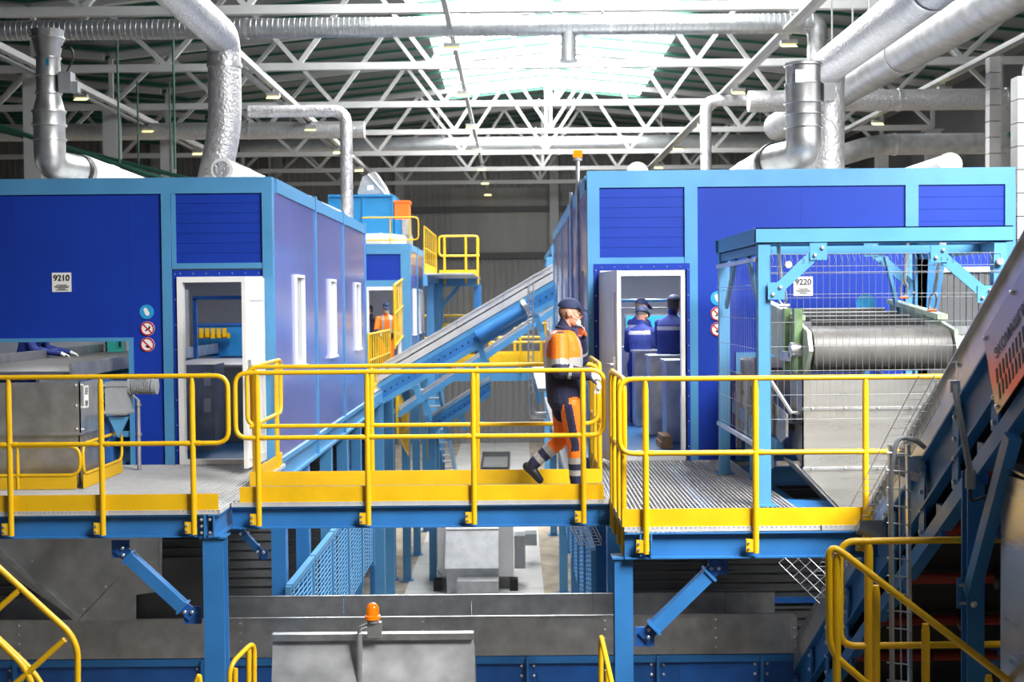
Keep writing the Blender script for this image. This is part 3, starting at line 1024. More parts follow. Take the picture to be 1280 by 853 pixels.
MB().tube(fillet([(c.x, ys - .1, c.z - .12), (c.x - .06, ys - .1, c.z - .3), (c.x + .06, ys - .1, c.z - .35), (c.x + .1, ys - .1, c.z - .5)], .08), .008, 6).build('cable', 'white_paint', t)
c = U(1000, 95, ys - .2)
MB().box(c.x - .05, c.x + .05, ys - .205, ys - .19, c.z - .07, c.z + .07).build('rating_label', 'sign_white', t)
duct('wrapped_duct', 'white wrapped duct running back from the right fan stack', [(e0.x, e0.y + .04, TOP + .22), (e0.x - .05, 23.5, TOP + .14)], 0.23, 'wrap_white', [((e0.x, 16.5, TOP + .21), (0, 1, 0))], 'wrap_white', 20)
for i, (px, y0, r, lb) in enumerate(((797, 15.2, .125, 'white wrapped duct with rounded end left on the right cabin roof'), (1189, 14.6, .13, 'white wrapped duct with dark foil end at the right of the cabin roof'), (1140, 16.2, .11, 'smaller white wrapped duct beside the foil-ended one'))):
    c = U(px, 206, y0)
    dd = duct('wrapped_duct', lb, [(c.x, y0, TOP + .16), (c.x - (.15 if i else -.1), 24, TOP + .14)], r, 'wrap_white', [((c.x, y0 + .06, TOP + .16), (0, 1, 0)), ((c.x, y0 + 2.0, TOP + .16), (0, 1, 0))], 'wrap_white', 18)
    MB().cyl((c.x, y0 - .01, TOP + .16), (c.x, y0 + .002, TOP + .16), r * .8, 16).build('end_disc', 'foil' if i == 1 else 'wrap_white', dd)
# ================================================================== decks, beams, columns, railings
YL, YN, YFB, YR = 10.6, 10.98, 12.0, 9.62     # front edges: left deck, bridge near / far, right deck
XA, XB = -2.46, 0.80                          # bridge ends


def grating(parent, x0, x1, y0, y1, pitch=0.036):
    m = MB()
    x = x0
    while x < x1:
        m.box(x, x + .0055, y0, y1, -.018, -.002)
        x += pitch
    y = y0 + .05
    while y < y1:
        m.box(x0, x1, y, y + .004, -.022, -.014)
        y += .1
    g = stuff(m.build('grating', 'grate_zinc', parent))
    m = MB()
    for a, b, c, d in ((x0, x1, y0, y0 + .005), (x0, x1, y1 - .005, y1), (x0, x0 + .005, y0, y1), (x1 - .005, x1, y0, y1)):
        m.box(a, b, c, d, -.036, 0)
    m.build('edge_band', 'grate_zinc', parent)
    return g


def deck_beam(parent, p, q, h=0.19, w=0.1, name='edge_beam'):
    return MB().ibeam(p, q, w, h, 0.012).build(name, 'steel_blue', parent)


def bolt_set(parent, pts, d, r=0.014):
    for p_ in pts:
        MB().lathe(V(p_), V(p_) + V(d) * .018, [(0, r), (.7, r), (1, r * .6)], 6).build('bolt', 'bolt', parent)


zb = -.135
ld = thing('deck_platform', 'grated steel walkway deck in front of the left cabin', 'walkway', (-5.5, 12, 0))
grating(ld, -7.6, XA - .01, YL, YF - .02)
deck_beam(ld, (-7.8, YL + .06, zb), (XA - .12, YL + .06, zb))
deck_beam(ld, (-7.8, YF - .3, zb), (XA - .12, YF - .3, zb), name='rear_beam')
for x in (-6.9, -5.2, -3.9):
    MB().ibeam((x, YL + .12, zb), (x, YF - .36, zb), .08, .18).build('cross_beam', 'steel_blue', ld)
deck_beam(ld, (XA - .06, YL, zb), (XA - .06, YF - .1, zb), name='side_beam')
MB().box(XA - .14, XA - .125, YL - .01, YL + .12, -.23, -.04).build('end_plate', 'steel_blue', ld)
bolt_set(ld, [(XA - .16, YL + .0, z) for z in (-.08, -.135, -.19)] + [(XA - .09, YL + .0, z) for z in (-.08, -.19)], (0, -1, 0))

bd = thing('foot_bridge', 'grated foot bridge linking the two decks over the aisle', 'bridge', (-.8, 11.5, 0))
grating(bd, XA, XB, YN, YFB)
deck_beam(bd, (XA, YN + .06, zb), (XB + .05, YN + .06, zb))
deck_beam(bd, (XA, YFB - .06, zb), (XB + .05, YFB - .06, zb), name='rear_beam')
for x in (-1.4, -.3):
    MB().ibeam((x, YN + .12, zb), (x, YFB - .12, zb), .06, .14).build('cross_beam', 'steel_blue', bd)

rd = thing('deck_platform', 'grated steel deck in front of the right cabin', 'walkway', (2, 11.5, 0))
grating(rd, XB + .01, 2.3, YR, YF - .02)
grating(rd, 2.3, 2.7, YR, YR + .25)
deck_beam(rd, (XB + .02, YR + .05, zb - .01), (2.74, YR + .05, zb - .01), .2)
deck_beam(rd, (XB + .05, YF - .3, zb), (4.1, YF - .3, zb), name='rear_beam')
deck_beam(rd, (XB + .06, YR + .12, zb), (XB + .06, YF - .1, zb), name='side_beam')
for x in (1.6, 2.4):
    MB().ibeam((x, YR + .1, zb), (x, YF - .36, zb), .08, .18).build('cross_beam', 'steel_blue', rd)
m = MB()
for x in (XB + .13, XB + .21):
    m.box(x, x + .014, YR - .02, YR + .1, -.22, -.05)
m.build('joint_plate', 'steel_blue', rd)
bolt_set(rd, [(XB + .185, YR - .02, z) for z in (-.09, -.18)], (0, -1, 0), .02)

# columns carrying the decks


def column(label, x, y, z1, w, z0=FLOOR, m_='steel_blue', name='steel_column', t=None, group=None, kind='I'):
    c = thing(name, label, 'column', (x, y, z0), group)
    if kind == 'I':                            # rolled section: the flange faces the camera
        m = MB()
        m.box(x - w / 2, x + w / 2, y - w / 2, y - w / 2 + .014, z0, z1); m.box(x - w / 2, x + w / 2, y + w / 2 - .014, y + w / 2, z0, z1)
        m.box(x - .006, x + .006, y - w / 2 + .014, y + w / 2 - .014, z0, z1)
    else:
        m = MB().box(x - w / 2, x + w / 2, y - w / 2, y + w / 2, z0, z1)
    m.build('shaft', m_, c)
    MB().box(x - w * .8, x + w * .8, y - w * .8, y + w * .8, z0, z0 + .025).build('base_plate', m_, c)
    if z1 > -1:
        MB().box(x - w * .62, x + w * .62, y - w * .62, y + w * .62, z1, z1 + .014).build('head_plate', m_, c)
    return c


def brace(label, p, q, w=.1, g0=True, g1=True):
    p, q = V(p), V(q)
    t = thing('diagonal_brace', label, 'brace', (min(p.x, q.x), p.y, min(p.z, q.z)), 'knee braces of the decks')
    d = (q - p).normalized()
    MB().beam(p + d * .1, q - d * .1, w, w).build('bar', 'steel_blue', t)
    n = V((-d.z, 0, d.x))
    for e, s in ((p, 1), (q, -1)):
        MB().beam(e - d * .02 * s, e + d * .16 * s, .014, w * 1.05).build('end_fork', 'deep_blue', t)
        MB().beam(e + d * .09 * s, e + d * .11 * s, w * 1.25, w * 1.25).build('end_cap', 'steel_blue', t)
        MB().box(e.x - w * .75, e.x + w * .75, e.y + .01, e.y + .025, e.z - w * .8, e.z + w * .7).build('gusset', 'deep_blue', t)
        bolt_set(t, [e + d * (.015 * s) + V((0, -.008, 0)) + n * .02, e + d * (.06 * s) + V((0, -.008, 0)) - n * .02], (0, -1, 0), .016)
    return t


xL = U(270, 740, 10.72).x
column('thick blue column under the corner of the left deck', xL, 10.72, -.245, .172)
xR = U(779, 770, 9.75).x
column('thick blue column under the corner of the right deck', xR, 9.75, -.255, .14)
brace('blue diagonal brace from the left deck beam down to its column', U(150, 686, 10.72), U(240, 769, 10.72))
brace('blue diagonal brace from the right deck beam down to its column', U(898, 706, 9.75), U(806, 796, 9.75))
brace('small blue brace behind the left column under the bridge', U(298, 660, 12.2), U(329, 694, 12.2), .06)

# railings --------------------------------------------------------------------


def railing(label, A, B, posts=(), endA=True, endB=True, toe=None, h=1.12, mid=0.56, r=0.0205, pr=0.024, down=0.2, group='yellow guard railings', brk=True, toe_off=0.0, toe_h=.135, cat='railing', side=None):
    """A, B at deck level. posts/toe in metres from A. endA/endB: closed pipe ends"""
    A, B = V(A), V(B)
    t = thing('guard_railing', label, cat, A, group)
    L = (B - A).length
    d = (B - A) / L
    hd = V((d.x, d.y, 0)).normalized()
    at = lambda s, z: A + d * s + V((0, 0, z))
    loop = [at(0, h), at(L, h), at(L, mid), at(0, mid)]
    R = min(.11, (h - mid) * .45)
    if endA and endB:
        path = fillet([at(L / 2, h), loop[1], loop[2], loop[3], loop[0], at(L / 2 - .001, h)], R, 5)
        MB().tube(path[:-1], r, 10, closed=True).build('rail_loop', 'yellow', t)
    elif endB:
        MB().tube(fillet([loop[0], loop[1], loop[2], loop[3]], R, 5), r, 10).build('rail_loop', 'yellow', t)
    elif endA:
        MB().tube(fillet([loop[1], loop[0], loop[3], loop[2]], R, 5), r, 10).build('rail_loop', 'yellow', t)
    else:
        MB().tube([loop[0], loop[1]], r, 10).build('top_rail', 'yellow', t)
        MB().tube([loop[3], loop[2]], r, 10).build('mid_rail', 'yellow', t)
    nrm = V((hd.y, -hd.x, 0))                 # towards the outside of the deck
    if side:
        nrm = nrm * side
    for s in posts:
        m = MB()
        p0, p1 = at(s, -down), at(s, h - .012)
        m.tube([p0, p1 - V((0, 0, .07)), p1], [pr, pr, pr * .7], 10)
        po = m.build('post', 'yellow', t)
        m = MB()
        for e in (-1, 1):                      # flattened sleeves of the mid rail
            m.tube([at(s + e * .022, mid), at(s + e * .06, mid)], [r * 1.05, r * 1.18], 10)
        m.build('sleeve', 'yellow', po)
        if brk:
            c = at(s, -down + .055)
            q = c - hd * .045
            MB().box(q.x - .03, q.x + .03, q.y - .012, q.y + .012, q.z - .045, q.z + .05).build('bracket', 'yellow', po)
            bm_ = MB()
            for zq in (-.02, .025):
                w = V((q.x - .012, q.y - .012, q.z + zq))
                bm_.lathe(w, w + nrm * .012, [(0, .012), (1, .009)], 6)
            bm_.build('bracket_bolts', 'bolt', po)
    if toe:
        a, b = at(toe[0], 0), at(toe[1], 0)
        off = nrm * toe_off
        n2 = nrm * .004
        MB().prism([a + off - n2, b + off - n2, b + off + n2, a + off + n2], (0, 0, toe_h)).build('toe_board', 'yellow', t)
    return t


def rx(px, py, Y):
    return U(px, py, Y).x


y = YL - .02
a = -6.0
railing('long yellow railing along the front of the left deck', (a, y, 0), (rx(285, 510, y), y, 0), [rx(p_, 560, y) - a for p_ in (12, 127, 241)], False, True, (0, rx(272, 630, y) - a), toe_off=-.03)
y = YN - .02
a = rx(294, 500, y)
railing('yellow railing on the near side of the foot bridge in front of the worker', (a, y, 0), (rx(755, 500, y), y, 0), [rx(p_, 560, y) - a for p_ in (322.5, 459.5, 592, 729)], True, True, (.02, rx(755, 600, y) - a), toe_off=-.03)
y = YFB + .02
a = rx(309, 500, y)
railing('yellow railing on the far side of the foot bridge behind the worker', (a, y, 0), (XB - .02, y, 0), [.08, rx(465, 560, y) - a, rx(597, 560, y) - a], True, True, (.02, XB - a), toe_off=.03, brk=False, down=.05)
railing('short yellow railing from the bridge back to the left cabin door', (XA - .03, YFB + .08, 0), (XA - .03, YF - .12, 0), [.1, 1.25], True, True, (0, 1.5), brk=False, down=.05)
railing('short yellow railing from the bridge back to the right cabin door', (XB + .0, YFB + .06, 0), (XB + .0, YF - .12, 0), [.1, .75, 1.3], True, True, (0, 1.5), brk=False, down=.05)
railing('short yellow railing joining the bridge to the front of the right deck', (XB + .02, YR - .0, 0), (XB + .02, YN - .06, 0), [.1, .5, .95, 1.22], True, True, None, brk=False, down=.22)
y = YR - .02
a = rx(774, 520, y)
railing('long yellow railing along the front of the right deck', (a, y, 0), (3.3, y, 0), [rx(p_, 560, y) - a for p_ in (807, 944.5, 1082)], True, False, (.02, 2.70 - a), toe_off=-.03)
# ================================================================== cage and belt magnet on the right deck
CX0, CX1, CY0, CY1 = 2.06, 4.0, 10.6, 12.6
cg = thing('safety_cage', 'light blue framed wire mesh cage around the belt machine on the right deck', 'cage', (3, 11.6, 0))
for x, y in ((CX0, CY0), (CX0, CY1), (CX1, CY0), (CX1, CY1)):
    MB().box(x - .05, x + .05, y - .05, y + .05, .01, 2.17).build('post', 'frame_blue', cg)
    MB().box(x - .09, x + .09, y - .09, y + .09, 0, .012).build('foot_plate', 'frame_blue', cg)
for y in (CY0, CY1):
    m = MB()
    m.box(CX0 - .07, CX1 + .1, y - .06, y + .06, 2.29, 2.30); m.box(CX0 - .07, CX1 + .1, y - .06, y + .06, 2.17, 2.18)
    m.box(CX0 - .07, CX1 + .1, y - .06 if y == CY0 else y + .05, y - .05 if y == CY0 else y + .06, 2.17, 2.3)
    m.build('top_beam', 'frame_blue', cg)
for x in (CX0, CX1):
    MB().box(x - .06, x + .06, CY0 + .06, CY1 - .06, 2.17, 2.3).build('top_beam', 'frame_blue', cg)
    MB().box(x - .04, x + .04, CY0 + .05, CY1 - .05, 2.09, 2.16).build('rail_beam', 'frame_blue', cg)
MB().box(CX0, CX1, CY0 + .3, CY0 + .38, 2.09, 2.16).build('rail_beam', 'frame_blue', cg)


def knee(p, q, y, w=.09):
    MB().beam(V((p[0], y, p[1])), V((q[0], y, q[1])), .02, w).build('knee_brace', 'frame_blue', cg)
    for e in (p, q):
        MB().box(e[0] - .07, e[0] + .07, y - .02, y - .008, e[1] - .07, e[1] + .07).build('gusset', 'frame_blue', cg)
        bolt_set(cg, [(e[0] - .03, y - .02, e[1] - .03), (e[0] + .03, y - .02, e[1] + .03)], (0, -1, 0), .016)


for pa, pb in (((968, 364), (1020, 315)), ((1228, 368), (1170, 318))):
    a_, b_ = U(*pa, CY0), U(*pb, CY0)
    knee((a_.x, a_.z), (b_.x, b_.z), CY0 - .065)
for pa, pb in (((1145, 362), (1088, 312)),):
    a_, b_ = U(*pa, CY1), U(*pb, CY1)
    knee((a_.x, a_.z), (b_.x, b_.z), CY1)
for e0, e1 in ((CY0 + .15, CY0 + .7), (CY1 - .15, CY1 - .7)):
    MB().beam((CX0, e0, 1.65), (CX0, e1, 2.1), .03, .07).build('side_brace', 'frame_blue', cg)
a_ = U(1150, 300, CY1); b_ = U(1150, 440, CY1)
MB().box(a_.x - .06, a_.x + .06, CY1 - .05, CY1 + .05, 0.0, 2.17).build('rear_post', 'frame_blue', cg)
MB().prism([(a_.x + .05, CY1 - .1, 2.1), (a_.x + .22, CY1 - .1, 2.1), (a_.x + .1, CY1 - .1, 1.3), (a_.x + .02, CY1 - .1, 1.3)], (0, .02, 0)).build('web_plate', 'steel_blue', cg)
MB().beam((3.62, CY1 - .1, 2.12), (3.75, CY1 - .1, 1.55), .03, .08).build('knee_brace', 'frame_blue', cg)


def wire_panel(p0, ux, w, h, pitch_v, pitch_h, rad=.0016, folds=True, z0=0.0, nrm=V((0, -1, 0))):
    """welded mesh: verticals every pitch_v, double horizontals every pitch_h"""
    p0, ux = V(p0), V(ux).normalized()
    m = MB()
    k = int(w / pitch_v)
    for i in range(k + 1):
        b = p0 + ux * (i * w / k)
        m.tube([b, b + V((0, 0, h))], rad, 4, caps=False)
    z = 0.0
    while z < h + .001:
        for off in (0, .03) if folds and abs((z / pitch_h) % 5) < .01 and z > .1 else (0,):
            a = p0 + V((0, 0, z + off)) + nrm * (off * .8)
            m.tube([a, a + ux * w], rad * 1.4, 4, caps=False)
        z += pitch_h
    return m


m = wire_panel((CX0 + .05, CY0 - .055, .72), (1, 0, 0), CX1 - CX0 - .05, 1.36, .053, .2)
stuff(m.build('mesh_panel', 'wire', cg))
m = MB()                                      # V-folded strip near the top of the mesh
k = 36
for i in range(k):
    x = CX0 + .06 + i * (CX1 - CX0 - .1) / k
    m.tube([(x, CY0 - .06, 2.08), (x + .005, CY0 - .095, 2.03), (x, CY0 - .06, 1.98)], .0022, 4, caps=False)
for z in (2.08, 1.98, 1.93):
    m.tube([(CX0 + .05, CY0 - .06, z), (CX1, CY0 - .06, z)], .0025, 4)
stuff(m.build('folded_wire', 'wire', cg))
m = wire_panel((CX0 - .055, CY0 + .05, .55), (0, 1, 0), CY1 - CY0 - .1, 1.5, .1, .25, nrm=V((-1, 0, 0)))
stuff(m.build('mesh_panel', 'wire', cg))
for z in (2.04, .5):
    MB().beam((CX0 - .06, CY0, z), (CX0 - .06, CY1, z), .03, .035).build('mesh_bar', 'galv', cg)
for px, py in ((985, 331), (1249, 327)):
    c = U(px, py, CY0 - .06)
    MB().cyl((c.x, c.y, c.z), (c.x, c.y - .03, c.z), .03, 12).build('knob', 'galv', cg)

# belt magnet
MX0, MX1, MY0, MY1 = 2.55, 3.72, 11.05, 12.75
mg = thing('magnetic_separator', 'suspended belt machine with wide ribbed grey belt and pale green side plates inside the cage', 'magnet separator', (3.14, 11.9, 1.05))
R_ = .185
cz0, cz1 = 1.27, 1.40
m = MB()
prof = []
for k in range(13):
    a = math.pi / 2 + math.pi * k / 12
    prof.append((MY0 + math.cos(a) * R_, cz0 + math.sin(a) * R_))
for k in range(13):
    a = -math.pi / 2 + math.pi * k / 12
    prof.append((MY1 + math.cos(a) * R_, cz1 + math.sin(a) * R_))
m.prism([(MX0, y, z) for y, z in prof], (MX1 - MX0, 0, 0))
m.sm = [True] * len(m.sm); m.sm[0] = m.sm[1] = False
m.build('belt', 'belt', mg)
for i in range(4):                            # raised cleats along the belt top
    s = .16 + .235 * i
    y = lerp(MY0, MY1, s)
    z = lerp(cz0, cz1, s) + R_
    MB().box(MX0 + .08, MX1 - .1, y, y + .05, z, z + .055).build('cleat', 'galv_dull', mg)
    MB().box(MX0 + .08, MX1 - .1, y - .012, y, z - .01, z + .045).build('cleat_shade', 'rubber', mg)  # dark strip standing for the shadow in front of each cleat
for x0, sg in ((MX0 - .06, -1), (MX1 + .02, 1)):
    m = MB()
    pr = [(MY0 - R_ * .2, cz0 - R_ - .02), (MY0 - R_ - .04, cz0), (MY0 - R_ * .8, cz0 + R_ * .9), (MY0 + .25, cz0 + R_ + .06), (MY1, cz1 + R_ + .07), (MY1 + R_, cz1), (MY1, cz1 - R_)]
    m.prism([(x0, y, z) for y, z in pr], (.035, 0, 0))
    m.build('side_plate', 'green_pale', mg)
    MB().beam((x0 + .02, MY0 + .2, cz0 + R_ + .09), (x0 + .02, MY1 + .05, cz1 + R_ + .1), .09, .045).build('top_bar', 'green_pale', mg)
for y in (MY0 + .02, MY0 + .42):
    MB().box(MX0 - .13, MX0 - .06, y, y + .1, cz0 - .2, cz0 + .36).build('side_rib', 'green_plate', mg)
MB().cyl((MX0 - .16, MY0 + .05, cz0), (MX0 - .05, MY0 + .05, cz0), .07, 14).build('bearing', 'galv', mg)
MB().box(MX0 - .17, MX0 - .06, MY0 + .1, MY0 + .4, cz0 - .1, cz0 - .02).build('tension_screw', 'galv', mg)
MB().lathe((MX1 + .06, MY0 + .2, cz0 + .02), (MX1 + .42, MY0 + .2, cz0 + .02), [(0, .13), (.6, .13), (.62, .115), (1, .1)], 18).build('gear_motor', 'green_pale', mg)
MB().box(MX1 + .1, MX1 + .3, MY0 + .1, MY0 + .28, cz0 + .12, cz0 + .19).build('terminal_box', 'galv_dull', mg)
MB().cyl((MX1 - .17, MY1 + .18, 1.66), (MX1 - .17, MY1 + .2, 1.66), .1, 18).build('blue_disc', 'sign_blue', mg)
turn = []
for i, (top, bot) in enumerate((((972, 294), (979, 382)), ((1135, 300), (1129, 372)), ((1178, 305), (1164, 388)))):
    yy = (10.75, 12.0, 11.2)[i]
    a_, b_ = U(*top, yy), U(*bot, yy)
    t = thing('turnbuckle', ['galvanized turnbuckle hanger at the left of the belt machine', 'galvanized turnbuckle hanger in the middle of the cage', 'galvanized turnbuckle hanger leaning at the right of the cage'][i], 'hanger', b_, 'turnbuckle hangers')
    MB().tube([a_, a_.lerp(b_, .72)], .017, 8).build('rod', 'galv', t)
    e = a_.lerp(b_, .72)
    for s in (-1, 1):
        MB().tube(fillet([e, e.lerp(b_, .25) + V((.03 * s, 0, 0)), e.lerp(b_, .8) + V((.03 * s, 0, 0)), b_], .02), .01, 6).build('shackle', 'galv', t)
    MB().cyl(a_ - V((0, .02, 0)), a_ + V((0, .02, 0)), .03, 10).build('eye', 'galv', t)
    MB().cyl(b_ - V((.03, 0, 0)), b_ + V((.05, 0, 0)), .013, 8).build('pin', 'orange_paint' if i else 'galv', t)

# feed conveyor below the magnet and the steel chute
fc = thing('feed_conveyor', 'grey sided feed belt leaving the right cabin under the cage', 'conveyor', (3.1, 12.4, .3))
for x0 in (2.34, 3.86):
    MB().prism([(x0, YF + .6, .62), (x0, 11.35, .42), (x0, 11.05, .52), (x0, 11.05, .72), (x0, YF + .6, 1.0)], (.02, 0, 0)).build('side_plate', 'stainless', fc)
    MB().beam((x0, 13.6, .58), (x0, 11.3, .4), .06, .12).build('side_channel', 'frame_blue', fc)
MB().prism([(2.36, YF + .6, .84), (2.36, 11.2, .62), (2.36, 11.2, .56), (2.36, YF + .6, .78)], (1.5, 0, 0)).build('belt', 'rubber', fc)
for i in range(4):
    y = 13.2 - .55 * i
    MB().box(2.29, 2.335, y, y + .09, .18, .95).build('upright', 'galv_dull', fc)
MB().box(2.22, 2.33, 11.62, 11.75, .28, .44).build('sensor_box', 'sign_blue', fc)
MB().box(2.2, 2.3, 11.9, 12.0, .02, .5).build('support_leg', 'frame_blue', fc)
MB().box(2.2, 3.3, 10.95, 11.05, -.12, -.02).build('cross_tube', 'steel_blue', fc)
MB().box(2.25, 2.9, 11.1, 11.12, -.5, -.1).build('bolted_plate', 'galv_dull', fc)
bolt_set(fc, [(2.35 + .12 * i, 11.1, -.16) for i in range(4)], (0, -1, 0), .018)
ch = thing('discharge_chute', 'large silver sheet metal chute tapering down beside the cage', 'chute', (3.1, 11.2, -.6))
y0 = 10.86
fp = [U(p_[0], p_[1], y0) for p_ in ((1003, 474), (1003, 512))]
xa = U(1003, 520, y0).x
za, zm, zn, zt = U(1003, 473, y0).z, U(1003, 511, y0).z, U(1003, 586, y0).z, U(1050, 640, y0).z
xb = U(1052, 640, y0).x
MB().box(xa, 4.2, y0, y0 + .012, zm + .004, za).build('upper_sheet', 'stainless', ch)
MB().box(xa, 4.2, y0, y0 + .012, zn + .004, zm - .004).build('middle_sheet', 'stainless', ch)
MB().prism([(xa, y0, zn - .004), (4.2, y0, zn - .004), (4.2, y0, zt - .3), (xb + .3, y0, zt - .3)], (0, .012, 0)).build('lower_sheet', 'stainless', ch)
MB().prism([(xa, y0, za), (xa, y0 + .45, za), (xa, y0 + .45, zn + .15), (xa, y0, zn)], (.012, 0, 0)).build('side_sheet', 'stainless', ch)
MB().prism([(xa - .06, y0 + .02, zn + .03), (xb + .26, y0 + .02, zt - .3), (xb + .26, y0 + .5, zt - .3), (xa - .06, y0 + .5, zn + .03)], (.012, 0, .012)).build('side_sheet', 'galv', ch)
a_, b_, c_ = U(962, 474, 10.95), U(989, 516, 10.95), U(1003, 516, 10.95)
MB().tube([a_, b_, c_], .018, 6, flat=True).build('edge_flange', 'white_paint', ch)
MB().box(xa, 4.2, y0 - .015, y0, zm - .01, zm + .01).build('seam_flange', 'galv', ch)
MB().box(xa, 4.2, y0 - .015, y0, zn - .01, zn + .01).build('seam_flange', 'galv', ch)
bolt_set(ch, [(xa + .08 + .28 * i, y0 - .015, z) for i in range(5) for z in (zm, zn)], (0, -1, 0), .014)

# ================================================================== inclined conveyor at the right
IX, SL = 2.76, 0.655


def top_z(y):
    return .90 - SL * (y - 8.64)


ic = thing('inclined_conveyor', 'steep blue belt conveyor with silver side guard rising towards the camera at right', 'conveyor', (3.3, 10.5, -2))
Y0_, Y1_ = 3.2, 13.1


def strip(x, dz0, dz1, ya, yb, th):
    return [(x, ya, top_z(ya) + dz0), (x, yb, top_z(yb) + dz0), (x, yb, top_z(yb) + dz1), (x, ya, top_z(ya) + dz1)], (th, 0, 0)


yb = Y0_
i = 0
while yb < Y1_:                               # galvanized side guard in bolted lengths
    ye = min(yb + 1.6, Y1_)
    q = strip(IX, -.29, 0, yb + .004, ye - .004, .006)
    MB().prism(*q).build('guard_sheet', 'galv', ic)
    q = strip(IX - .035, -.012, 0, yb + .004, ye - .004, .04)
    MB().prism(*q).build('guard_lip', 'galv', ic)
    bolt_set(ic, [(IX, ye - .06, top_z(ye - .06) - k) for k in (.07, .22)], (-1, 0, 0), .013)
    yb = ye
    i += 1
for x in (IX + .02, IX + 1.25):
    MB().prism(*strip(x, -.62, -.29, Y0_, Y1_, .012)).build('web_plate', 'steel_blue', ic)
    MB().prism(*strip(x - .05, -.31, -.29, Y0_, Y1_, .07)).build('upper_flange', 'steel_blue', ic)
    MB().prism(*strip(x - .05, -.64, -.62, Y0_, Y1_, .07)).build('middle_flange', 'steel_blue', ic)
    MB().prism(*strip(x - .05, -.95, -.83, Y0_, Y1_, .09)).build('lower_chord', 'steel_blue', ic)
    for k in range(14):
        y = 4.0 + .66 * k
        d_ = V((0, -1, SL)).normalized()
        n_ = V((0, -SL, -1)).normalized()
        p0 = V((x - .03, y, top_z(y) - .32))
        p1 = p0 + n_ * .0 + V((0, 0.02, -.52))
        MB().beam(p0, p1, .014, .11).build('lattice_plate', 'steel_blue', ic)
        bolt_set(ic, [p0.lerp(p1, f) + V((-.008, 0, 0)) for f in (.12, .38, .62, .9)], (-1, 0, 0), .016)
MB().prism(*strip(IX + .03, -.26, -.24, Y0_, Y1_, 1.2)).build('carrying_belt', 'rubber', ic)
MB().prism(*strip(IX + .05, -.84, -.83, Y0_, Y1_, 1.18)).build('return_belt', 'black', ic)
for k in range(12):
    y = 4.6 + .74 * k
    z = top_z(y) - .92
    ro = MB().cyl((IX + .02, y, z), (IX + 1.24, y, z), .04, 14).build('return_roller', 'roller_red', ic)
    MB().box(IX - .01, IX + .02, y - .05, y + .05, z - .08, z + .16).build('roller_bracket', 'deep_blue', ro)
    m = MB()
    m.lathe((IX + .62, y, z), (IX + .66, y, z), [(0, .05), (.5, .085), (1, .05)], 14)
    m.build('scraper_disc', 'black', ro)
# perforated maker's plate
pl = thing('perforated_sign_plate', 'slotted metal guard plate with dark lettering on the rising conveyor at right edge', 'sign plate', (IX - .06, 6.6, 1))
PX = IX - .075
a_, b_ = UX(1229, 421, PX), UX(1246, 519, PX)
up_ = V((0, -1, SL)).normalized()
LP = 2.4
MB().prism([a_, a_ + up_ * LP, b_ + up_ * LP, b_], (.006, 0, 0)).build('plate', 'plate_reflect', pl)
dn = (b_ - a_)
acr = (dn - up_ * dn.dot(up_)).normalized()
hgt = abs(dn.dot(acr))
sk = dn.dot(up_)
text_part('ЭКОМАШГРУПП', .085, a_ + up_ * (.12 + sk * .35) + acr * (hgt * .40) + V((-.004, 0, 0)), up_, -acr, 'sign_black', pl, 'lettering', .001, 'LEFT')
m = MB()
for r_ in range(2):
    for k in range(34):
        o = a_ + up_ * (.10 + sk * (.62 + .2 * r_) + .055 * k) + acr * (hgt * (.62 + .19 * r_)) + V((-.003, 0, 0))
        u2 = (acr * .85 - up_ * .3).normalized()
        m.prism([o - u2 * .04 - up_ * .011, o + u2 * .04 - up_ * .011, o + u2 * .04 + up_ * .011, o - u2 * .04 + up_ * .011], (.002, 0, 0))
stuff(m.build('slots', 'black', pl))
for e in (a_ + up_ * .03 + acr * .03, b_ + up_ * .04 - acr * .03, a_ + up_ * .5 + acr * .03):
    bolt_set(pl, [e], (-1, 0, 0), .014)
# conveyor legs
for yl, lb in ((7.62, 'blue leg with bolted diagonal under the rising conveyor at right'),):
    x = U(1216, 740, yl).x
    lg = thing('conveyor_leg', lb, 'support leg', (x, yl, FLOOR))
    MB().ibeam((x, yl, FLOOR), (x, yl, top_z(yl) - .9), .1, .11, .012).build('upright', 'steel_blue', lg)
    MB().box(x - .052, x - .02, yl - .056, yl - .05, FLOOR, top_z(yl) - .9).build('flange_face', 'steel_blue', lg)
    p0, p1 = U(1214, 742, yl - .09), U(1266, 545, 7.0)
    MB().beam(p0, p1, .075, .075).build('diagonal', 'steel_blue', lg)
    MB().beam(U(1245, 660, yl - .05), U(1275, 690, yl + .4), .05, .05).build('diagonal', 'deep_blue', lg)
    c = U(1209, 742, yl - .08)
    MB().box(c.x - .06, c.x - .03, c.y, c.y + .01, c.z - .09, c.z + .09).build('clamp_plate', 'steel_blue', lg)
    MB().box(c.x - .01, c.x + .07, c.y - .02, c.y - .01, c.z - .1, c.z + .09).build('clamp_plate', 'steel_blue', lg)
    bolt_set(lg, [(c.x + .03, c.y - .02, c.z + k) for k in (-.06, 0, .05)], (0, -1, 0), .02)
    for k in (-.06, .05):
        MB().cyl((c.x - .05, c.y, c.z + k), (c.x + .01, c.y, c.z + k), .009, 6).build('clamp_bolt', 'bolt', lg)
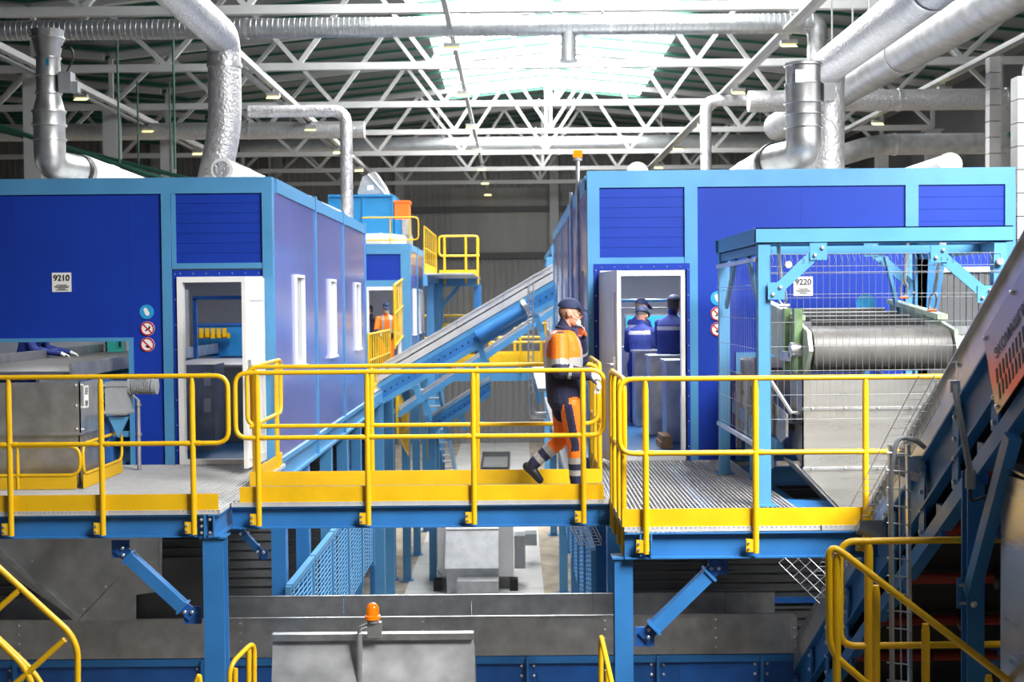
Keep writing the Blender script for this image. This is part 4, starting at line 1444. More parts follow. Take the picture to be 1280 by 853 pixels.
# pull-rod / conduit
cd = thing('conduit', 'dark grey hanging conduit with end fitting beside the conveyor leg', 'conduit', U(1212, 610, 7.9))
MB().tube([UX(1193, 482, IX - .14), UX(1213, 592, IX - .14)], .02, 8).build('pipe', 'motor_grey', cd)
c = UX(1213, 598, IX - .14)
MB().cyl(c + V((0, 0, .05)), c - V((0, 0, .06)), .03, 10).build('end_fitting', 'grey_paint', cd)
MB().tube(fillet([c - V((0, 0, .06)), c + V((.0, 0, -.14)), c + V((.1, 0, -.1)), c + V((.1, 0, -.16))], .04), .01, 6).build('cable', 'black', cd)
c = UX(1192, 482, IX - .14)
MB().box(c.x - .03, c.x + .03, c.y - .03, c.y + .03, c.z - .04, c.z + .03).build('clamp', 'galv', cd)


def wire_tray(label, p, q, w=.16, dep=.06, pitch=.1, side=V((0, 1, 0)), upv=V((0, 0, 1))):
    """open basket tray of bent rungs and long wires"""
    p, q = V(p), V(q)
    t = thing('cable_tray', label, 'cable tray', (p if p.z < q.z else q), 'wire cable trays')
    d = (q - p).normalized()
    m = MB()
    for s, u_ in ((-.5, 1), (-.5, 0), (-.17, 0), (.17, 0), (.5, 0), (.5, 1)):
        o = side * (w * s) + upv * (dep * u_)
        m.tube([p + o, q + o], .0035, 4, caps=False)
    stuff(m.build('long_wires', 'wire', t))
    m = MB()
    L = (q - p).length
    for i in range(int(L / pitch) + 1):
        c = p + d * (i * pitch)
        m.tube([c + side * (-w / 2) + upv * dep, c - side * (w / 2), c + side * (w / 2), c + side * (w / 2) + upv * dep], .004, 4, caps=False)
    stuff(m.build('rungs', 'wire', t))
    return t


q = V((IX - .12, 0, 0))
ya, yb2 = 10.9, 8.05
n_ = V((0, SL, 1)).normalized()
wire_tray('basket cable tray climbing along the silver conveyor guard', (IX - .10, ya, top_z(ya) - .17), (IX - .10, yb2, top_z(yb2) - .15), .2, -.1, .1, n_, V((1, 0, 0)))
for y in (10.6, 9.5, 8.6):
    tag(MB().prism([(IX - .2, y, top_z(y) - .28), (IX - .2, y + .02, top_z(y) - .34), (IX, y + .02, top_z(y) - .42), (IX, y, top_z(y) - .28)], (0, .1, -.065)).build('tray_bracket', 'galv'),
        {10.6: 'lowest grey tray bracket on the rising conveyor', 9.5: 'middle grey tray bracket on the rising conveyor', 8.6: 'highest grey tray bracket on the rising conveyor'}[y], 'bracket', 'tray brackets')
y = 8.35
a_, b_ = U(1125, 556, y), U(1130, 870, y)
lt = thing('cable_ladder', 'upright galvanized cable ladder in front of the rising conveyor', 'cable ladder', b_)
for dx in (-.066, .05):
    MB().beam(a_ + V((dx, 0, 0)), b_ + V((dx, 0, -1.0)), .02, .045).build('side_rail', 'galv', lt)
m = MB().beam(a_ + V((0, .02, -.1)), b_ + V((0, .02, -1.0)), .008, .01)
m.build('cable', 'wire', lt)
for i in range(22):
    z = a_.z - .06 - .115 * i
    MB().tube([(a_.x - .095, y - .03, z + .012), (a_.x + .03, y - .03, z), (a_.x + .05, y - .03, z - .015), (a_.x + .07, y - .03, z - .015)], .0055, 5).build('rung', 'wire', lt)
MB().tube(fillet([(a_.x - .06, y - .03, b_.z), (a_.x - .07, y - .03, a_.z - .15), (a_.x - .02, y - .03, a_.z + .06), (a_.x + .1, y - .03, a_.z + .03), (a_.x + .16, y - .0, a_.z - .02)], .12, 5), .017, 8).build('hose', 'motor_grey', lt)
wire_tray('short basket tray sloping under the right deck', U(985, 694, 10.4), U(1034, 742, 10.2), .2, .06, .08, V((0.75, 0, .66)), V((0, -1, 0)))
wire_tray('small basket tray hanging under the bridge end', U(725, 655, 11.9), U(738, 682, 11.5), .2, .06, .06, V((1, 0, 0)), V((0, 0, 1)))
bx = thing('sheet_metal_box', 'tall plain sheet metal housing at the lower right edge', 'housing', (2.9, 6.7, -3))
a_ = U(1252, 606, 6.6)
a_.x = U(1251, 606, 7.2).x
MB().box(a_.x, a_.x + .8, 6.6, 7.2, -4, a_.z - .02).build('body', 'stainless', bx)
MB().prism([(a_.x, 6.6, a_.z - .02), (a_.x + .8, 6.6, a_.z - .02), (a_.x + .8, 7.2, a_.z + .02), (a_.x, 7.2, a_.z + .02)], (0, 0, .012)).build('lid', 'galv', bx)
MB().box(a_.x - .01, a_.x + .02, 6.59, 6.62, a_.z - .16, a_.z - .1).build('hinge', 'galv', bx)

# ================================================================== left: hopper, gear motor
HX, HY0 = U(101, 540, 12.05).x, 12.05
hp = thing('belt_head_hopper', 'grey sheet metal hopper box at the end of the left sorting belt', 'hopper', (-5, 12.5, 0))
zt = U(90, 478, HY0).z
z1 = U(90, 543, HY0).z
MB().box(-6.6, HX, HY0, HY0 + .012, z1 + .004, zt).build('front_sheet', 'galv', hp)
MB().box(-6.6, HX - .02, HY0 + .02, HY0 + .03, .02, z1).build('lower_front', 'galv', hp)
MB().prism([(HX, HY0, z1), (HX, HY0 + .62, z1), (HX, HY0 + .62, zt), (HX, HY0, zt)], (-.012, 0, 0)).build('side_sheet', 'galv', hp)
MB().box(HX - .03, HX - .02, HY0 + .02, HY0 + .62, .02, z1).build('lower_side', 'galv', hp)
MB().box(-6.6, HX + .01, HY0 - .012, HY0, z1 - .01, z1 + .012).build('seam_flange', 'galv', hp)
MB().box(HX, HX + .012, HY0, HY0 + .62, z1 - .01, z1 + .012).build('seam_flange', 'galv', hp)
bolt_set(hp, [(HX + .0, HY0 + .04, z1 + k) for k in (.04, .25, .46)] + [(HX, HY0 + .58, z1 + k) for k in (.04, .25, .46)], (1, 0, 0), .012)
bolt_set(hp, [(HX - .04, HY0, z1 + k) for k in (.05, .27, .46)], (0, -1, 0), .012)
c = U(106, 497, HY0 + .15)
MB().box(HX + .001, HX + .006, HY0 + .1, HY0 + .22, c.z - .1, c.z + .11).build('label_plate', 'sign_white', hp)
m = MB()
for k in range(4):
    m.box(HX + .006, HX + .008, HY0 + .115, HY0 + .2, c.z + .03 + .018 * k, c.z + .04 + .018 * k)
    m.box(HX + .006, HX + .008, HY0 + .12 + .02 * k, HY0 + .13 + .02 * k, c.z - .08, c.z - .03)
m.build('label_print', 'sign_black', hp)
sb = thing('sorting_belt', 'wide dark sorting belt running from the hopper back through the left cabin', 'conveyor', (-5.4, 16, .4))
MB().box(-6.15, -4.45, HY0 + .3, 21, 1.0, 1.03).build('belt', 'belt', sb)
for x in (-6.2, -4.42):
    MB().box(x, x + .03, HY0 + .62, 21, 1.0, 1.14).build('side_board', 'galv_dull', sb)
    MB().box(x, x + .05, HY0 + .62, 21, .78, .95).build('side_frame', 'steel_blue', sb)
for i in range(4):
    y = 13.9 + 1.7 * i
    MB().box(-4.46, -4.38, y, y + .08, .03, .8).build('leg', 'steel_blue', sb)
gm = thing('gear_motor', 'grey geared motor with blue bearing mount beside the left hopper', 'motor', (-3.9, 12.9, .3))
y = 12.75
c = U(149, 497, y)
MB().box(c.x - .11, c.x + .10, y - .1, y + .12, c.z - .17, c.z + .16).build('gearbox', 'motor_grey', gm)
for k in (-.14, .13):
    MB().box(c.x - .125, c.x + .115, y - .11, y + .13, c.z + k - .015, c.z + k + .015).build('flange', 'motor_grey', gm)
cm = U(178, 483, y)
MB().cyl((c.x + .1, y, cm.z), (c.x + .13, y, cm.z), .09, 20).build('motor_flange', 'motor_grey', gm)
m = MB()
pr = [(0, .07)]
for k in range(10):
    pr += [(.05 + .07 * k, .07), (.055 + .07 * k, .082), (.095 + .07 * k, .082), (.1 + .07 * k, .07)]
pr += [(.8, .07), (.8, .085), (.97, .085), (1, .06)]
m.lathe((c.x + .13, y, cm.z), (cm.x + .155, y, cm.z), pr, 24)
m.build('motor_body', 'motor_grey', gm)
MB().box(cm.x - .05, cm.x + .06, y - .05, y + .05, cm.z + .07, cm.z + .11).build('terminal_box', 'motor_grey', gm)
for k in (-.12, 0, .12):
    MB().cyl((c.x - .24, y, c.z + k), (c.x - .11, y, c.z + k), .035, 12).build('bearing_bolt', 'steel_blue', gm)
MB().box(c.x - .28, c.x - .24, y - .12, y + .12, c.z - .24, c.z + .2).build('mount_plate', 'deep_blue', gm)
MB().prism([(c.x - .1, y - .05, c.z - .19), (c.x + .1, y - .05, c.z - .19), (c.x + .0, y - .05, c.z - .4)], (0, .05, 0)).build('torque_bracket', 'frame_blue', gm)
MB().box(c.x - .25, c.x - .1, y + .0, y + .1, .0, c.z - .2).build('stand', 'deep_blue', gm)
sp = thing('sensor_post', 'thin grey sensor post standing on the left deck beside the motor', 'post', U(174, 582, 13.3))
c = U(174, 582, 13.3)
MB().cyl((c.x, 13.3, 0), (c.x, 13.3, U(174, 500, 13.3).z), .022, 8).build('tube', 'galv_dull', sp)
MB().tube(fillet([(c.x, 13.3, U(174, 500, 13.3).z), (c.x - .04, 13.25, U(174, 494, 13.3).z), (c.x - .1, 13.2, U(174, 492, 13.3).z)], .03), .012, 6).build('cable', 'grey_paint', sp)
for py in (508, 545):
    z = U(174, py, 13.3).z
    MB().cyl((c.x, 13.3, z), (c.x, 13.3, z + .03), .035, 8).build('clip', 'galv', sp)
a_ = HX + .06
railing('low yellow kick rail in front of the left hopper', (-6.4, 11.9, 0), (a_ - .02, 11.9, 0), [1.75], False, True, (0, 2.3), h=.40, mid=.13, r=.016, pr=.016, down=0, brk=False, toe_h=.13)
railing('low yellow kick rail along the right side of the left hopper', (a_, 11.92, 0), (a_, 13.1, 0), [], True, True, (0, 1.18), h=.42, mid=.13, r=.016, brk=False, toe_h=.13)

# ================================================================== below the decks: trough conveyor
TYN, TYF, TZ = 12.5, 13.42, -1.38
tc = thing('trough_conveyor', 'long horizontal trough conveyor with galvanized sides crossing below the bridge', 'conveyor', (-2, 13, -2.2))
x0 = -7.5
xs_ = [-7.5, -4.9, -2.72, -.93, .86, 1.95, 2.72]
for a_, b_ in zip(xs_[:-1], xs_[1:]):
    MB().box(a_ + .003, b_ - .003, TYN, TYN + .008, TZ - .39, TZ).build('near_sheet', 'galv', tc)
    MB().box(a_ + .003, b_ - .003, TYN - .025, TYN + .01, TZ, TZ + .008).build('near_lip', 'galv', tc)
    MB().box(b_ - .03, b_ + .03, TYN - .012, TYN, TZ - .38, TZ - .01).build('joint_strap', 'galv', tc)
    bolt_set(tc, [(b_, TYN - .012, TZ - k) for k in (.05, .14, .23, .32)], (0, -1, 0), .013)
xs2 = [-7.5, -5.6, -3.75, -1.83, -.48, .8, 2.2, 2.72]
for a_, b_ in zip(xs2[:-1], xs2[1:]):
    MB().box(a_ + .003, b_ - .003, TYF, TYF + .008, TZ - .39, TZ).build('far_sheet', 'galv', tc)
    MB().box(a_ + .003, b_ - .003, TYF - .01, TYF + .025, TZ, TZ + .008).build('far_lip', 'galv', tc)
MB().box(-7.5, 2.72, TYN + .03, TYF - .03, TZ - .34, TZ - .32).build('belt', 'rubber', tc)
MB().box(-7.5, 2.72, TYN - .0, TYN + .06, TZ - .47, TZ - .40).build('upper_channel', 'steel_blue', tc)
MB().box(-7.5, 2.72, TYN + .03, TYN + .05, TZ - .8, TZ - .47).build('web', 'deep_blue', tc)
MB().box(-7.5, 2.72, TYN - .02, TYN + .06, TZ - .9, TZ - .8).build('lower_channel', 'steel_blue', tc)
for x in (-6.2, -4.95, -3.1, .1, 1.38, 2.4):
    MB().box(x - .012, x + .012, TYN - .04, TYN + .05, TZ - .85, TZ - .4).build('rib', 'steel_blue', tc)
    bolt_set(tc, [(x + s, TYN + .03, TZ - k) for s in (-.06, .06) for k in (.5, .6, .72)], (0, -1, 0), .016)
for x in (.45, 1.85):
    m = MB()
    for k in (-.12, .12):
        m.box(x + k - .012, x + k + .012, TYN + .024, TYN + .031, TZ - .7, TZ - .6)
    m.build('slot', 'black', tc)
    MB().box(x - .26, x + .26, TYN + .022, TYN + .03, TZ - .75, TZ - .55).build('access_plate', 'deep_blue', tc)
for x in (-6.8, -3.6, -.4, 2.3):
    for y in (TYN + .1, TYF - .1):
        MB().box(x - .05, x + .05, y - .05, y + .05, FLOOR, TZ - .85).build('leg', 'deep_blue', tc)

# left chute above the trough
lch = thing('slanted_chute', 'dark galvanized slanted chute under the left deck feeding the trough', 'chute', (-4.8, 12.3, -1.5))
y = 12.28
P = lambda px, py, yy=y: U(px, py, yy)
MB().prism([P(-60, 660, y + .04), P(75, 660, y + .04), P(75, 720, y + .04), P(20, 720, y + .04)], (0, .01, 0)).build('upper_sheet', 'galv_dull', lch)
MB().prism([P(-60, 668), P(201, 668), P(98, 774), P(92, 774)], (0, .012, 0)).build('slope_sheet', 'galv_dull', lch)
MB().prism([P(200, 668), P(200, 740), P(170, 744), P(170, 776), P(98, 776)], (0, .012, 0)).build('lower_sheet', 'galv_dull', lch)
MB().beam(P(-40, 655), P(99, 776), .05, .05).build('edge_angle', 'galv', lch)
MB().beam(P(201, 668), P(201, 744), .02, .02).build('edge_angle', 'galv', lch)
MB().prism([P(170, 700, y + .3), P(260, 700, y + .3), P(260, 780, y + .3), P(170, 780, y + .3)], (0, .01, 0)).build('rear_sheet', 'wall_dark', lch)
bolt_set(lch, [P(px, py, y - .0) for px, py in ((158, 707), (132, 734), (105, 762), (40, 702))], (0, -1, 0), .014)

# sheet cover and beacon in front
cv = thing('sheet_cover', 'slanted grey sheet metal cover at the bottom middle', 'cover', (-1.3, 11.6, -2.4))
y = 11.75
t0, t1 = U(341, 800, y), U(592, 800, y)
b0, b1 = U(336, 870, y - .35), U(592, 870, y - .35)
b0.z = b1.z = t0.z - .9
MB().prism([t0, t1, b1, b0], (0, .012, .004)).build('slope_sheet', 'galv_dull', cv)
MB().box(t0.x, t1.x, y - .06, y + .03, t0.z, t0.z + .06).build('top_lip', 'galv', cv)
MB().prism([t1 - V((0, 0, .04)), t1 + V((0, .4, -.4)), b1 + V((0, .8, 0)), b1], (.01, 0, 0)).build('end_sheet', 'galv_dull', cv)
MB().prism([t0 - V((0, 0, .04)), t0 + V((0, .4, -.4)), b0 + V((0, .8, 0)), b0], (.01, 0, 0)).build('end_sheet', 'galv_dull', cv)
pst = thing('beacon_post', 'grey conduit post with bracket standing in front of the sheet cover', 'post', U(448, 853, y - .4))
a_ = U(449, 792, y - .12)
MB().cyl((a_.x, a_.y, a_.z), (a_.x, a_.y, a_.z - 1.2), .03, 10).build('tube', 'galv_dull', pst)
bq = U(466, 778, y - .12)
MB().tube(fillet([a_, a_ + V((.0, 0, .05)), bq + V((-.04, 0, -.02))], .03), .018, 8).build('arm', 'galv', pst)
MB().box(bq.x - .05, bq.x + .08, a_.y - .02, a_.y + .04, bq.z - .14, bq.z - .0).build('bracket', 'galv_dull', pst)
be = thing('beacon_lamp', 'orange dome warning beacon above the sheet cover at the bottom', 'beacon', bq)
MB().cyl(bq, bq + V((0, 0, .03)), .055, 16).build('base', 'grey_paint', be)
bz = bq + V((0, 0, .03))
MB().lathe(bz, bz + V((0, 0, .15)), [(0, .072), (.22, .072), (.25, .06), (.7, .058), (.88, .045), (.97, .025), (1, .004)], 20).build('dome', 'beacon_orange', be)

# ================================================================== yellow stair rails at the bottom
sl = thing('stair_railing', 'yellow sloping stair railing at the lower left corner', 'railing', U(60, 860, 8.6), 'yellow stair railings')
y = 8.6
P = lambda px, py, yy=y: U(px, py, yy)
MB().tube(fillet([P(-40, 675), P(88, 792), P(97, 812), P(97, 900)], .12, 6), .021, 10).build('top_rail', 'yellow', sl)
MB().tube(fillet([P(-40, 764), P(30, 833), P(42, 860), P(42, 900)], .1, 6), .021, 10).build('mid_rail', 'yellow', sl)
MB().tube(fillet([P(-30, 772, y + .3), P(40, 838, y + .3), P(60, 868, y + .3)], .08), .02, 10).build('rear_rail', 'yellow', sl)
for a, b in (((24, 738), (-45, 800)), ((81, 800), (5, 868))):
    MB().tube([P(*a), P(*b)], .021, 10).build('cross_post', 'yellow', sl)
sm = thing('stair_railing', 'small yellow rail end beside the left column at the bottom', 'railing', U(300, 860, 9.6), 'yellow stair railings')
MB().tube(fillet([P(287, 900, 9.6), P(287, 832, 9.6), P(318, 801, 9.9), P(318, 900, 9.9)], .1, 5), .019, 10).build('rail_loop', 'yellow', sm)
MB().tube([P(311, 812, 9.85), P(311, 900, 9.85)], .021, 10).build('post', 'yellow', sm)
MB().tube([P(294, 836, 9.65), P(294, 900, 9.65)], .021, 10).build('post', 'yellow', sm)
MB().tube(fillet([P(238, 870, 9.4), P(249, 843, 9.4), P(252, 870, 9.4)], .03, 5), .019, 10).build('lower_rail', 'yellow', sm)
sm = thing('stair_railing', 'small yellow rail end left of the right column at the bottom', 'railing', U(756, 860, 9.4), 'yellow stair railings')
MB().tube(fillet([P(751, 900, 9.5), P(751, 794, 9.5), P(766, 860, 9.0), P(772, 900, 8.9)], .05, 5), .02, 10).build('rail_loop', 'yellow', sm)
MB().tube([P(759, 838, 9.3), P(759, 900, 9.3)], .02, 10).build('post', 'yellow', sm)
y1, y2 = 7.3, 7.75
sr = thing('stair_railing', 'yellow stair railing sloping down to the lower right corner', 'railing', P(1100, 900, y1), 'yellow stair railings')
MB().tube(fillet([P(1330, 905, y1 - .3), P(1036, 678, y1), P(1037, 815, y1), P(1110, 878, y1)], .1, 6), .021, 12).build('rail_loop', 'yellow', sr)
for px, py in ((1046, 690), (1095, 730), (1157, 778), (1236, 842)):
    MB().tube([P(px, 920, y1), P(px, py + 12, y1), P(px, py + 2, y1)], [.024, .024, .017], 10).build('post', 'yellow', sr)
sr = thing('guard_railing', 'level yellow landing railing behind the sloping stair rail at lower right', 'railing', P(1080, 900, y2), 'yellow stair railings')
MB().tube(fillet([P(1330, 674, y2), P(1050, 677, y2), P(1050, 808, y2), P(1330, 805, y2)], .1, 6), .021, 12).build('rail_loop', 'yellow', sr)
for px in (1086, 1300):
    MB().tube([P(px, 930, y2), P(px, 690, y2), P(px, 680, y2)], [.027, .027, .02], 10).build('post', 'yellow', sr)
# ================================================================== under the cabins
for i, y in enumerate((14.3, 15.9, 17.9, 19.6, 21.3, 25.6, 27.7, 32.0, 35.3, 39.0)):
    column(f'blue column under the left cabin row, {ORD[i]} from the bridge', -2.66 if i < 5 else -2.75, y, -.27, .16 if i < 5 else .2, m_='steel_blue' if i < 2 else 'frame_blue', group='columns of the left cabin row', kind='B')
for i, (x, y) in enumerate(((-3.3, 24.5), (-3.15, 32.2), (-3.1, 27.8))):
    column(f'slim blue post on the floor by the left bunkers, {ORD[i]} of three', x, y, -.6, .2, m_='steel_blue', group='bunker posts', kind='B')
for i, y in enumerate((14.4, 17.2, 20.4, 24.0, 30.5, 38.2, 45.0)):
    column(f'blue column under the right cabin row, {ORD[i]} from the bridge', 1.12, y, -.27, .2, m_='steel_blue' if i < 2 else 'frame_blue', group='columns of the right cabin row', kind='B')


def hrib(label, x0, x1, z0, z1, y, pitch=0.11, dep=0.035, m_='rib_sheet'):
    prof = []
    n = int((z1 - z0) / pitch)
    for i in range(n):
        a = z0 + i * pitch
        prof += [(a, 0), (a + pitch * .6, 0), (a + pitch * .72, -dep), (a + pitch * .95, -dep)]
    prof.append((z0 + n * pitch, 0))
    vs = []
    for z, d in prof:
        vs += [(x0, y + d, z), (x1, y + d, z)]
    t = thing('bunker_wall', label, 'bunker wall', ((x0 + x1) / 2, y, z0), 'ribbed bunker walls')
    MB().add(vs, [(2 * i, 2 * i + 1, 2 * i + 3, 2 * i + 2) for i in range(len(prof) - 1)]).build('ribbed_sheet', m_, t)
    m = MB()
    m.box(x0, x1, y - .03, y + .05, z1 - .02, z1 + .05); m.box(x0, x0 + .06, y - .04, y + .06, z0, z1); m.box(x1 - .06, x1, y - .04, y + .06, z0, z1)
    m.build('frame', 'deep_blue', t)
    MB().box(x0, x1, y - .06, y - .03, z0 + (z1 - z0) * .68, z0 + (z1 - z0) * .68 + .07).build('cross_bar', 'deep_blue', t)
    return t


hrib('dark ribbed bunker wall below the left cabin', -8.5, -2.8, FLOOR, -.35, 15.3)
hrib('dark ribbed bunker wall below the right cabin', 1.25, 5.3, FLOOR, -.35, 15.3)
hrib('farther ribbed bunker wall at the left side of the aisle', -8.5, -3.25, FLOOR, -.7, 25.0, .16)
hrib('farther ribbed bunker wall at the right side of the aisle', 1.6, 5.3, FLOOR, -.7, 26.0, .16)
hrib('ribbed bunker wall far left beyond the mesh fence', -8.5, -3.4, FLOOR, -.7, 33.5, .2)


bw = thing('bunker_wall', 'dark wall added behind the rollers to darken the view at lower right', 'bunker wall', (4.25, 10, FLOOR), 'ribbed bunker walls')  # added to hide the bright floor and keep this corner dark
for i in range(7):
    MB().box(4.2, 4.3, 4.6 + 1.5 * i, 6.08 + 1.5 * i, FLOOR, -.1).build('panel', 'wall_dark', bw)  # panels of the added dark wall
    MB().box(4.14, 4.2, 4.58 + 1.5 * i, 4.66 + 1.5 * i, FLOOR, -.1).build('stiffener', 'rib_sheet', bw)


def mesh_fence(label, x, y0, y1, z0, h, n):
    t = thing('mesh_fence', label, 'fence', (x, (y0 + y1) / 2, z0), 'blue mesh fences')
    w = (y1 - y0) / n
    for i in range(n + 1):
        MB().box(x - .03, x + .03, y0 + i * w - .03, y0 + i * w + .03, z0, z0 + h).build('post', 'frame_blue', t)
    for i in range(n):
        a, b = y0 + i * w + .04, y0 + (i + 1) * w - .04
        MB().box(x - .035, x + .035, a, b, z0 + h - .06, z0 + h + .01).build('top_rail', 'frame_blue', t)
        m = MB()
        z = .12
        while z < h - .06:
            m.tube([(x, a, z0 + z), (x, b, z0 + z)], .006, 4, caps=False)
            z += .06
        yy = a
        while yy <= b:
            m.tube([(x, yy, z0 + .1), (x, yy, z0 + h)], .008, 4, caps=False)
            yy += .3
        stuff(m.build('mesh', 'wire_blue', t))
    return t


mesh_fence('blue wire mesh guard along the left columns of the aisle', -2.46, 13.7, 21.8, -2.78, 1.45, 5)
mesh_fence('blue wire mesh guard along the right columns of the aisle', .94, 15.6, 24.5, -2.78, 1.45, 5)

# baler on the floor of the aisle
bl = thing('floor_machine', 'white and stainless machine standing on the pale aisle slabs', 'machine', (-1.0, 31, FLOOR))
y = 30.2


def wx(px, yy=30.2):
    return U(px, 700, yy).x


zt, zb_ = U(590, 668, y).z, U(590, 711, y).z
MB().prism([(wx(556), y, zb_), (wx(623), y, zb_), (wx(623), y + .5, zt), (wx(556), y + .5, zt)], (0, .05, .02)).build('front_hood', 'galv_dull', bl)
MB().box(wx(556), wx(623), y + .5, y + 2.5, FLOOR + .3, zt + .02).build('body', 'white_paint', bl)
MB().box(wx(556), wx(623), y + .48, y + 2.5, zt + .02, zt + .04).build('top_plate', 'white_frame', bl)
MB().box(wx(558), wx(623), y + .05, y + .5, FLOOR + .02, zb_).build('lower_box', 'galv_dull', bl)
MB().box(wx(572), wx(623), y - .5, y + .05, FLOOR + .02, zb_ - .2).build('outlet', 'galv_dull', bl)
for sg, (a, b) in ((-1, (545, 556)), (1, (623, 642))):
    MB().box(wx(a), wx(b), y + .6, y + 2.6, FLOOR + .35, zt + .1).build('side_housing', 'white_frame', bl)
    x = wx(a if sg < 0 else b)
    MB().prism([(x - .02, y + .6, FLOOR + .5), (x + .15 * -sg, y + .6, FLOOR + .25), (x + .15 * -sg, y + 1.3, FLOOR + .25), (x - .02, y + 1.3, FLOOR + .5)], (.02, 0, .05)).build('foot_bracket', 'motor_grey', bl)
    MB().box(x - .1, x + .1, y + .5, y + .8, FLOOR + .02, FLOOR + .3).build('foot', 'black', bl)
MB().box(wx(643), wx(657), y + .8, y + 1.4, FLOOR + .5, FLOOR + 1.3).build('drive_motor', 'motor_grey', bl)
MB().box(wx(658), wx(674), y + 3.2, y + 3.8, FLOOR + .6, FLOOR + .9).build('control_box', 'motor_grey', bl)

# ================================================================== second left cabin and roof machines
c2 = thing('sorting_cabin', 'smaller blue cabin farther back on the left with an orange worker in its doorway', 'cabin', (-4.4, 31.5, 0))
Y2, X2 = 29.4, -2.38
MB().box(-6.5, X2, Y2 - .03, Y2 + .1, 2.85, 3.08).build('front_beam', 'frame_blue', c2)
MB().box(X2 - .22, X2, Y2 - .03, Y2 + .1, 0, 2.85).build('post', 'frame_blue', c2)
MB().box(-3.55, -3.42, Y2 - .03, Y2 + .1, 0, 2.85).build('post', 'frame_blue', c2)
MB().box(-3.42, X2 - .22, Y2 - .02, Y2 + .1, 2.1, 2.25).build('transom', 'frame_blue', c2)
boards(c2, -3.42, X2 - .22, 2.25, 2.85, Y2, 3)
MB().box(-6.5, -3.55, Y2, Y2 + .06, 0, 2.85).build('panel', 'panel_blue', c2)
m = MB()
m.box(-3.42, -3.34, Y2 - .04, Y2 + .08, 0, 2.1); m.box(X2 - .3, X2 - .22, Y2 - .04, Y2 + .08, 0, 2.1); m.box(-3.34, X2 - .3, Y2 - .04, Y2 + .08, 2.02, 2.1)
m.build('door_frame', 'white_frame', c2)
side_wall(c2, X2, 1, Y2 + .1, 33.6, [31.5], [(30.3, 30.8, .98, 2.06), (31.9, 32.3, .98, 2.06), (32.9, 33.3, .98, 2.06)], 2)
MB().box(-6.5, X2 - .07, Y2 + .08, 33.6, 3.0, 3.06).build('roof_plate', 'galv_dull', c2)
MB().box(-6.5, X2 - .07, 33.5, 33.6, 0, 3.0).build('end_wall', 'interior', c2)
MB().box(-6.5, X2 - .07, Y2 + .08, 33.5, -.04, .02).build('cabin_floor', 'floor_blue', c2)
area_light('cabin_lamp_light', (-3.2, 31, 2.8), .3, 1.2, 30)
bm_ = thing('roof_machine', 'blue steel machine housing on top of the farther left cabin', 'machine', (-3.6, 30.8, 3.08))
MB().box(-4.4, -2.86, 30.5, 32.5, 3.1, 4.28).build('housing', 'machine_blue', bm_)
for x in (-4.4, -3.6, -2.9):
    MB().box(x, x + .04, 30.46, 30.5, 3.1, 4.28).build('rib', 'machine_blue', bm_)
MB().box(-4.4, -2.86, 30.45, 32.5, 4.26, 4.31).build('top_rim', 'machine_blue', bm_)
hd = thing('tilted_hood', 'tilted grey sheet hood above the blue roof machine', 'hood', (-3.4, 31, 4.31))
MB().prism([U(448, 246, 31), U(485, 246, 31), U(480, 232, 31), U(468, 214, 31), U(453, 221, 31), U(447, 240, 31)], (0, 1.0, 0)).build('body', 'galv_dull', hd)
MB().prism([U(459, 232, 30.98), U(467, 231, 30.98), U(467, 237, 30.98), U(459, 238, 30.98)], (0, .01, 0)).build('label', 'sign_white', hd)
MB().tube([U(460, 218, 30.95), U(488, 250, 30.95)], .02, 6).build('stay', 'galv', hd)
ob = thing('orange_power_unit', 'bright orange box unit beside the blue roof machine', 'power unit', (-2.65, 31, 3.3))
MB().box(-2.84, -2.5, 30.6, 31.2, 3.72, 4.15).build('cover', 'orange_paint', ob)
MB().box(-2.86, -2.48, 30.58, 31.22, 4.12, 4.17).build('lid', 'orange_paint', ob)
MB().box(-2.66, -2.46, 30.55, 30.9, 3.35, 3.72).build('control_box', 'galv', ob)
MB().box(-2.84, -2.66, 30.6, 31.2, 3.08, 3.72).build('stand', 'machine_blue', ob)
MB().box(-2.6, -2.44, 30.6, 31.0, 3.08, 3.35).build('pump', 'motor_grey', ob)
duct('wrapped_duct', 'white wrapped duct roll on the roof of the farther left cabin', [(-4.2, 29.9, 3.2), (-2.95, 29.9, 3.2), (-2.62, 30.2, 3.17)], .15, 'wrap_white', [((-3.1, 29.9, 3.2), (1, 0, 0))], 'wrap_white', 14)
railing('thin yellow roof railing in front of the orange unit', (-3.5, 29.6, 3.08), (-2.2, 29.6, 3.08), [.65, 1.1], False, True, None, h=.62, mid=.1, r=.018, pr=.018, down=0, brk=False)


def baluster_rail(label, A, B, h, z0=.1, gap=.12, toe=0.0, r=.02):
    A, B = V(A), V(B)
    t = thing('baluster_railing', label, 'railing', A, 'yellow baluster railings')
    up = V((0, 0, 1))
    MB().tube([A + up * h, B + up * h], r * 1.3, 8).build('top_rail', 'yellow', t)
    MB().tube([A + up * z0, B + up * z0], r * 1.2, 8).build('bottom_rail', 'yellow', t)
    MB().tube([A + up * (h * .55), B + up * (h * .55)], r, 8).build('mid_rail', 'yellow', t)
    n = max(2, int((B - A).length / gap))
    for i in range(n + 1):
        p = A.lerp(B, i / n)
        e = i in (0, n)
        MB().tube([p + up * (0 if e else z0), p + up * h], r * (1.3 if e else .8), 6).build('post' if e else 'baluster', 'yellow', t)
    if toe:
        MB().prism([A, B, B + up * toe, A + up * toe], (.01, 0, 0)).build('toe_board', 'yellow', t)
    return t


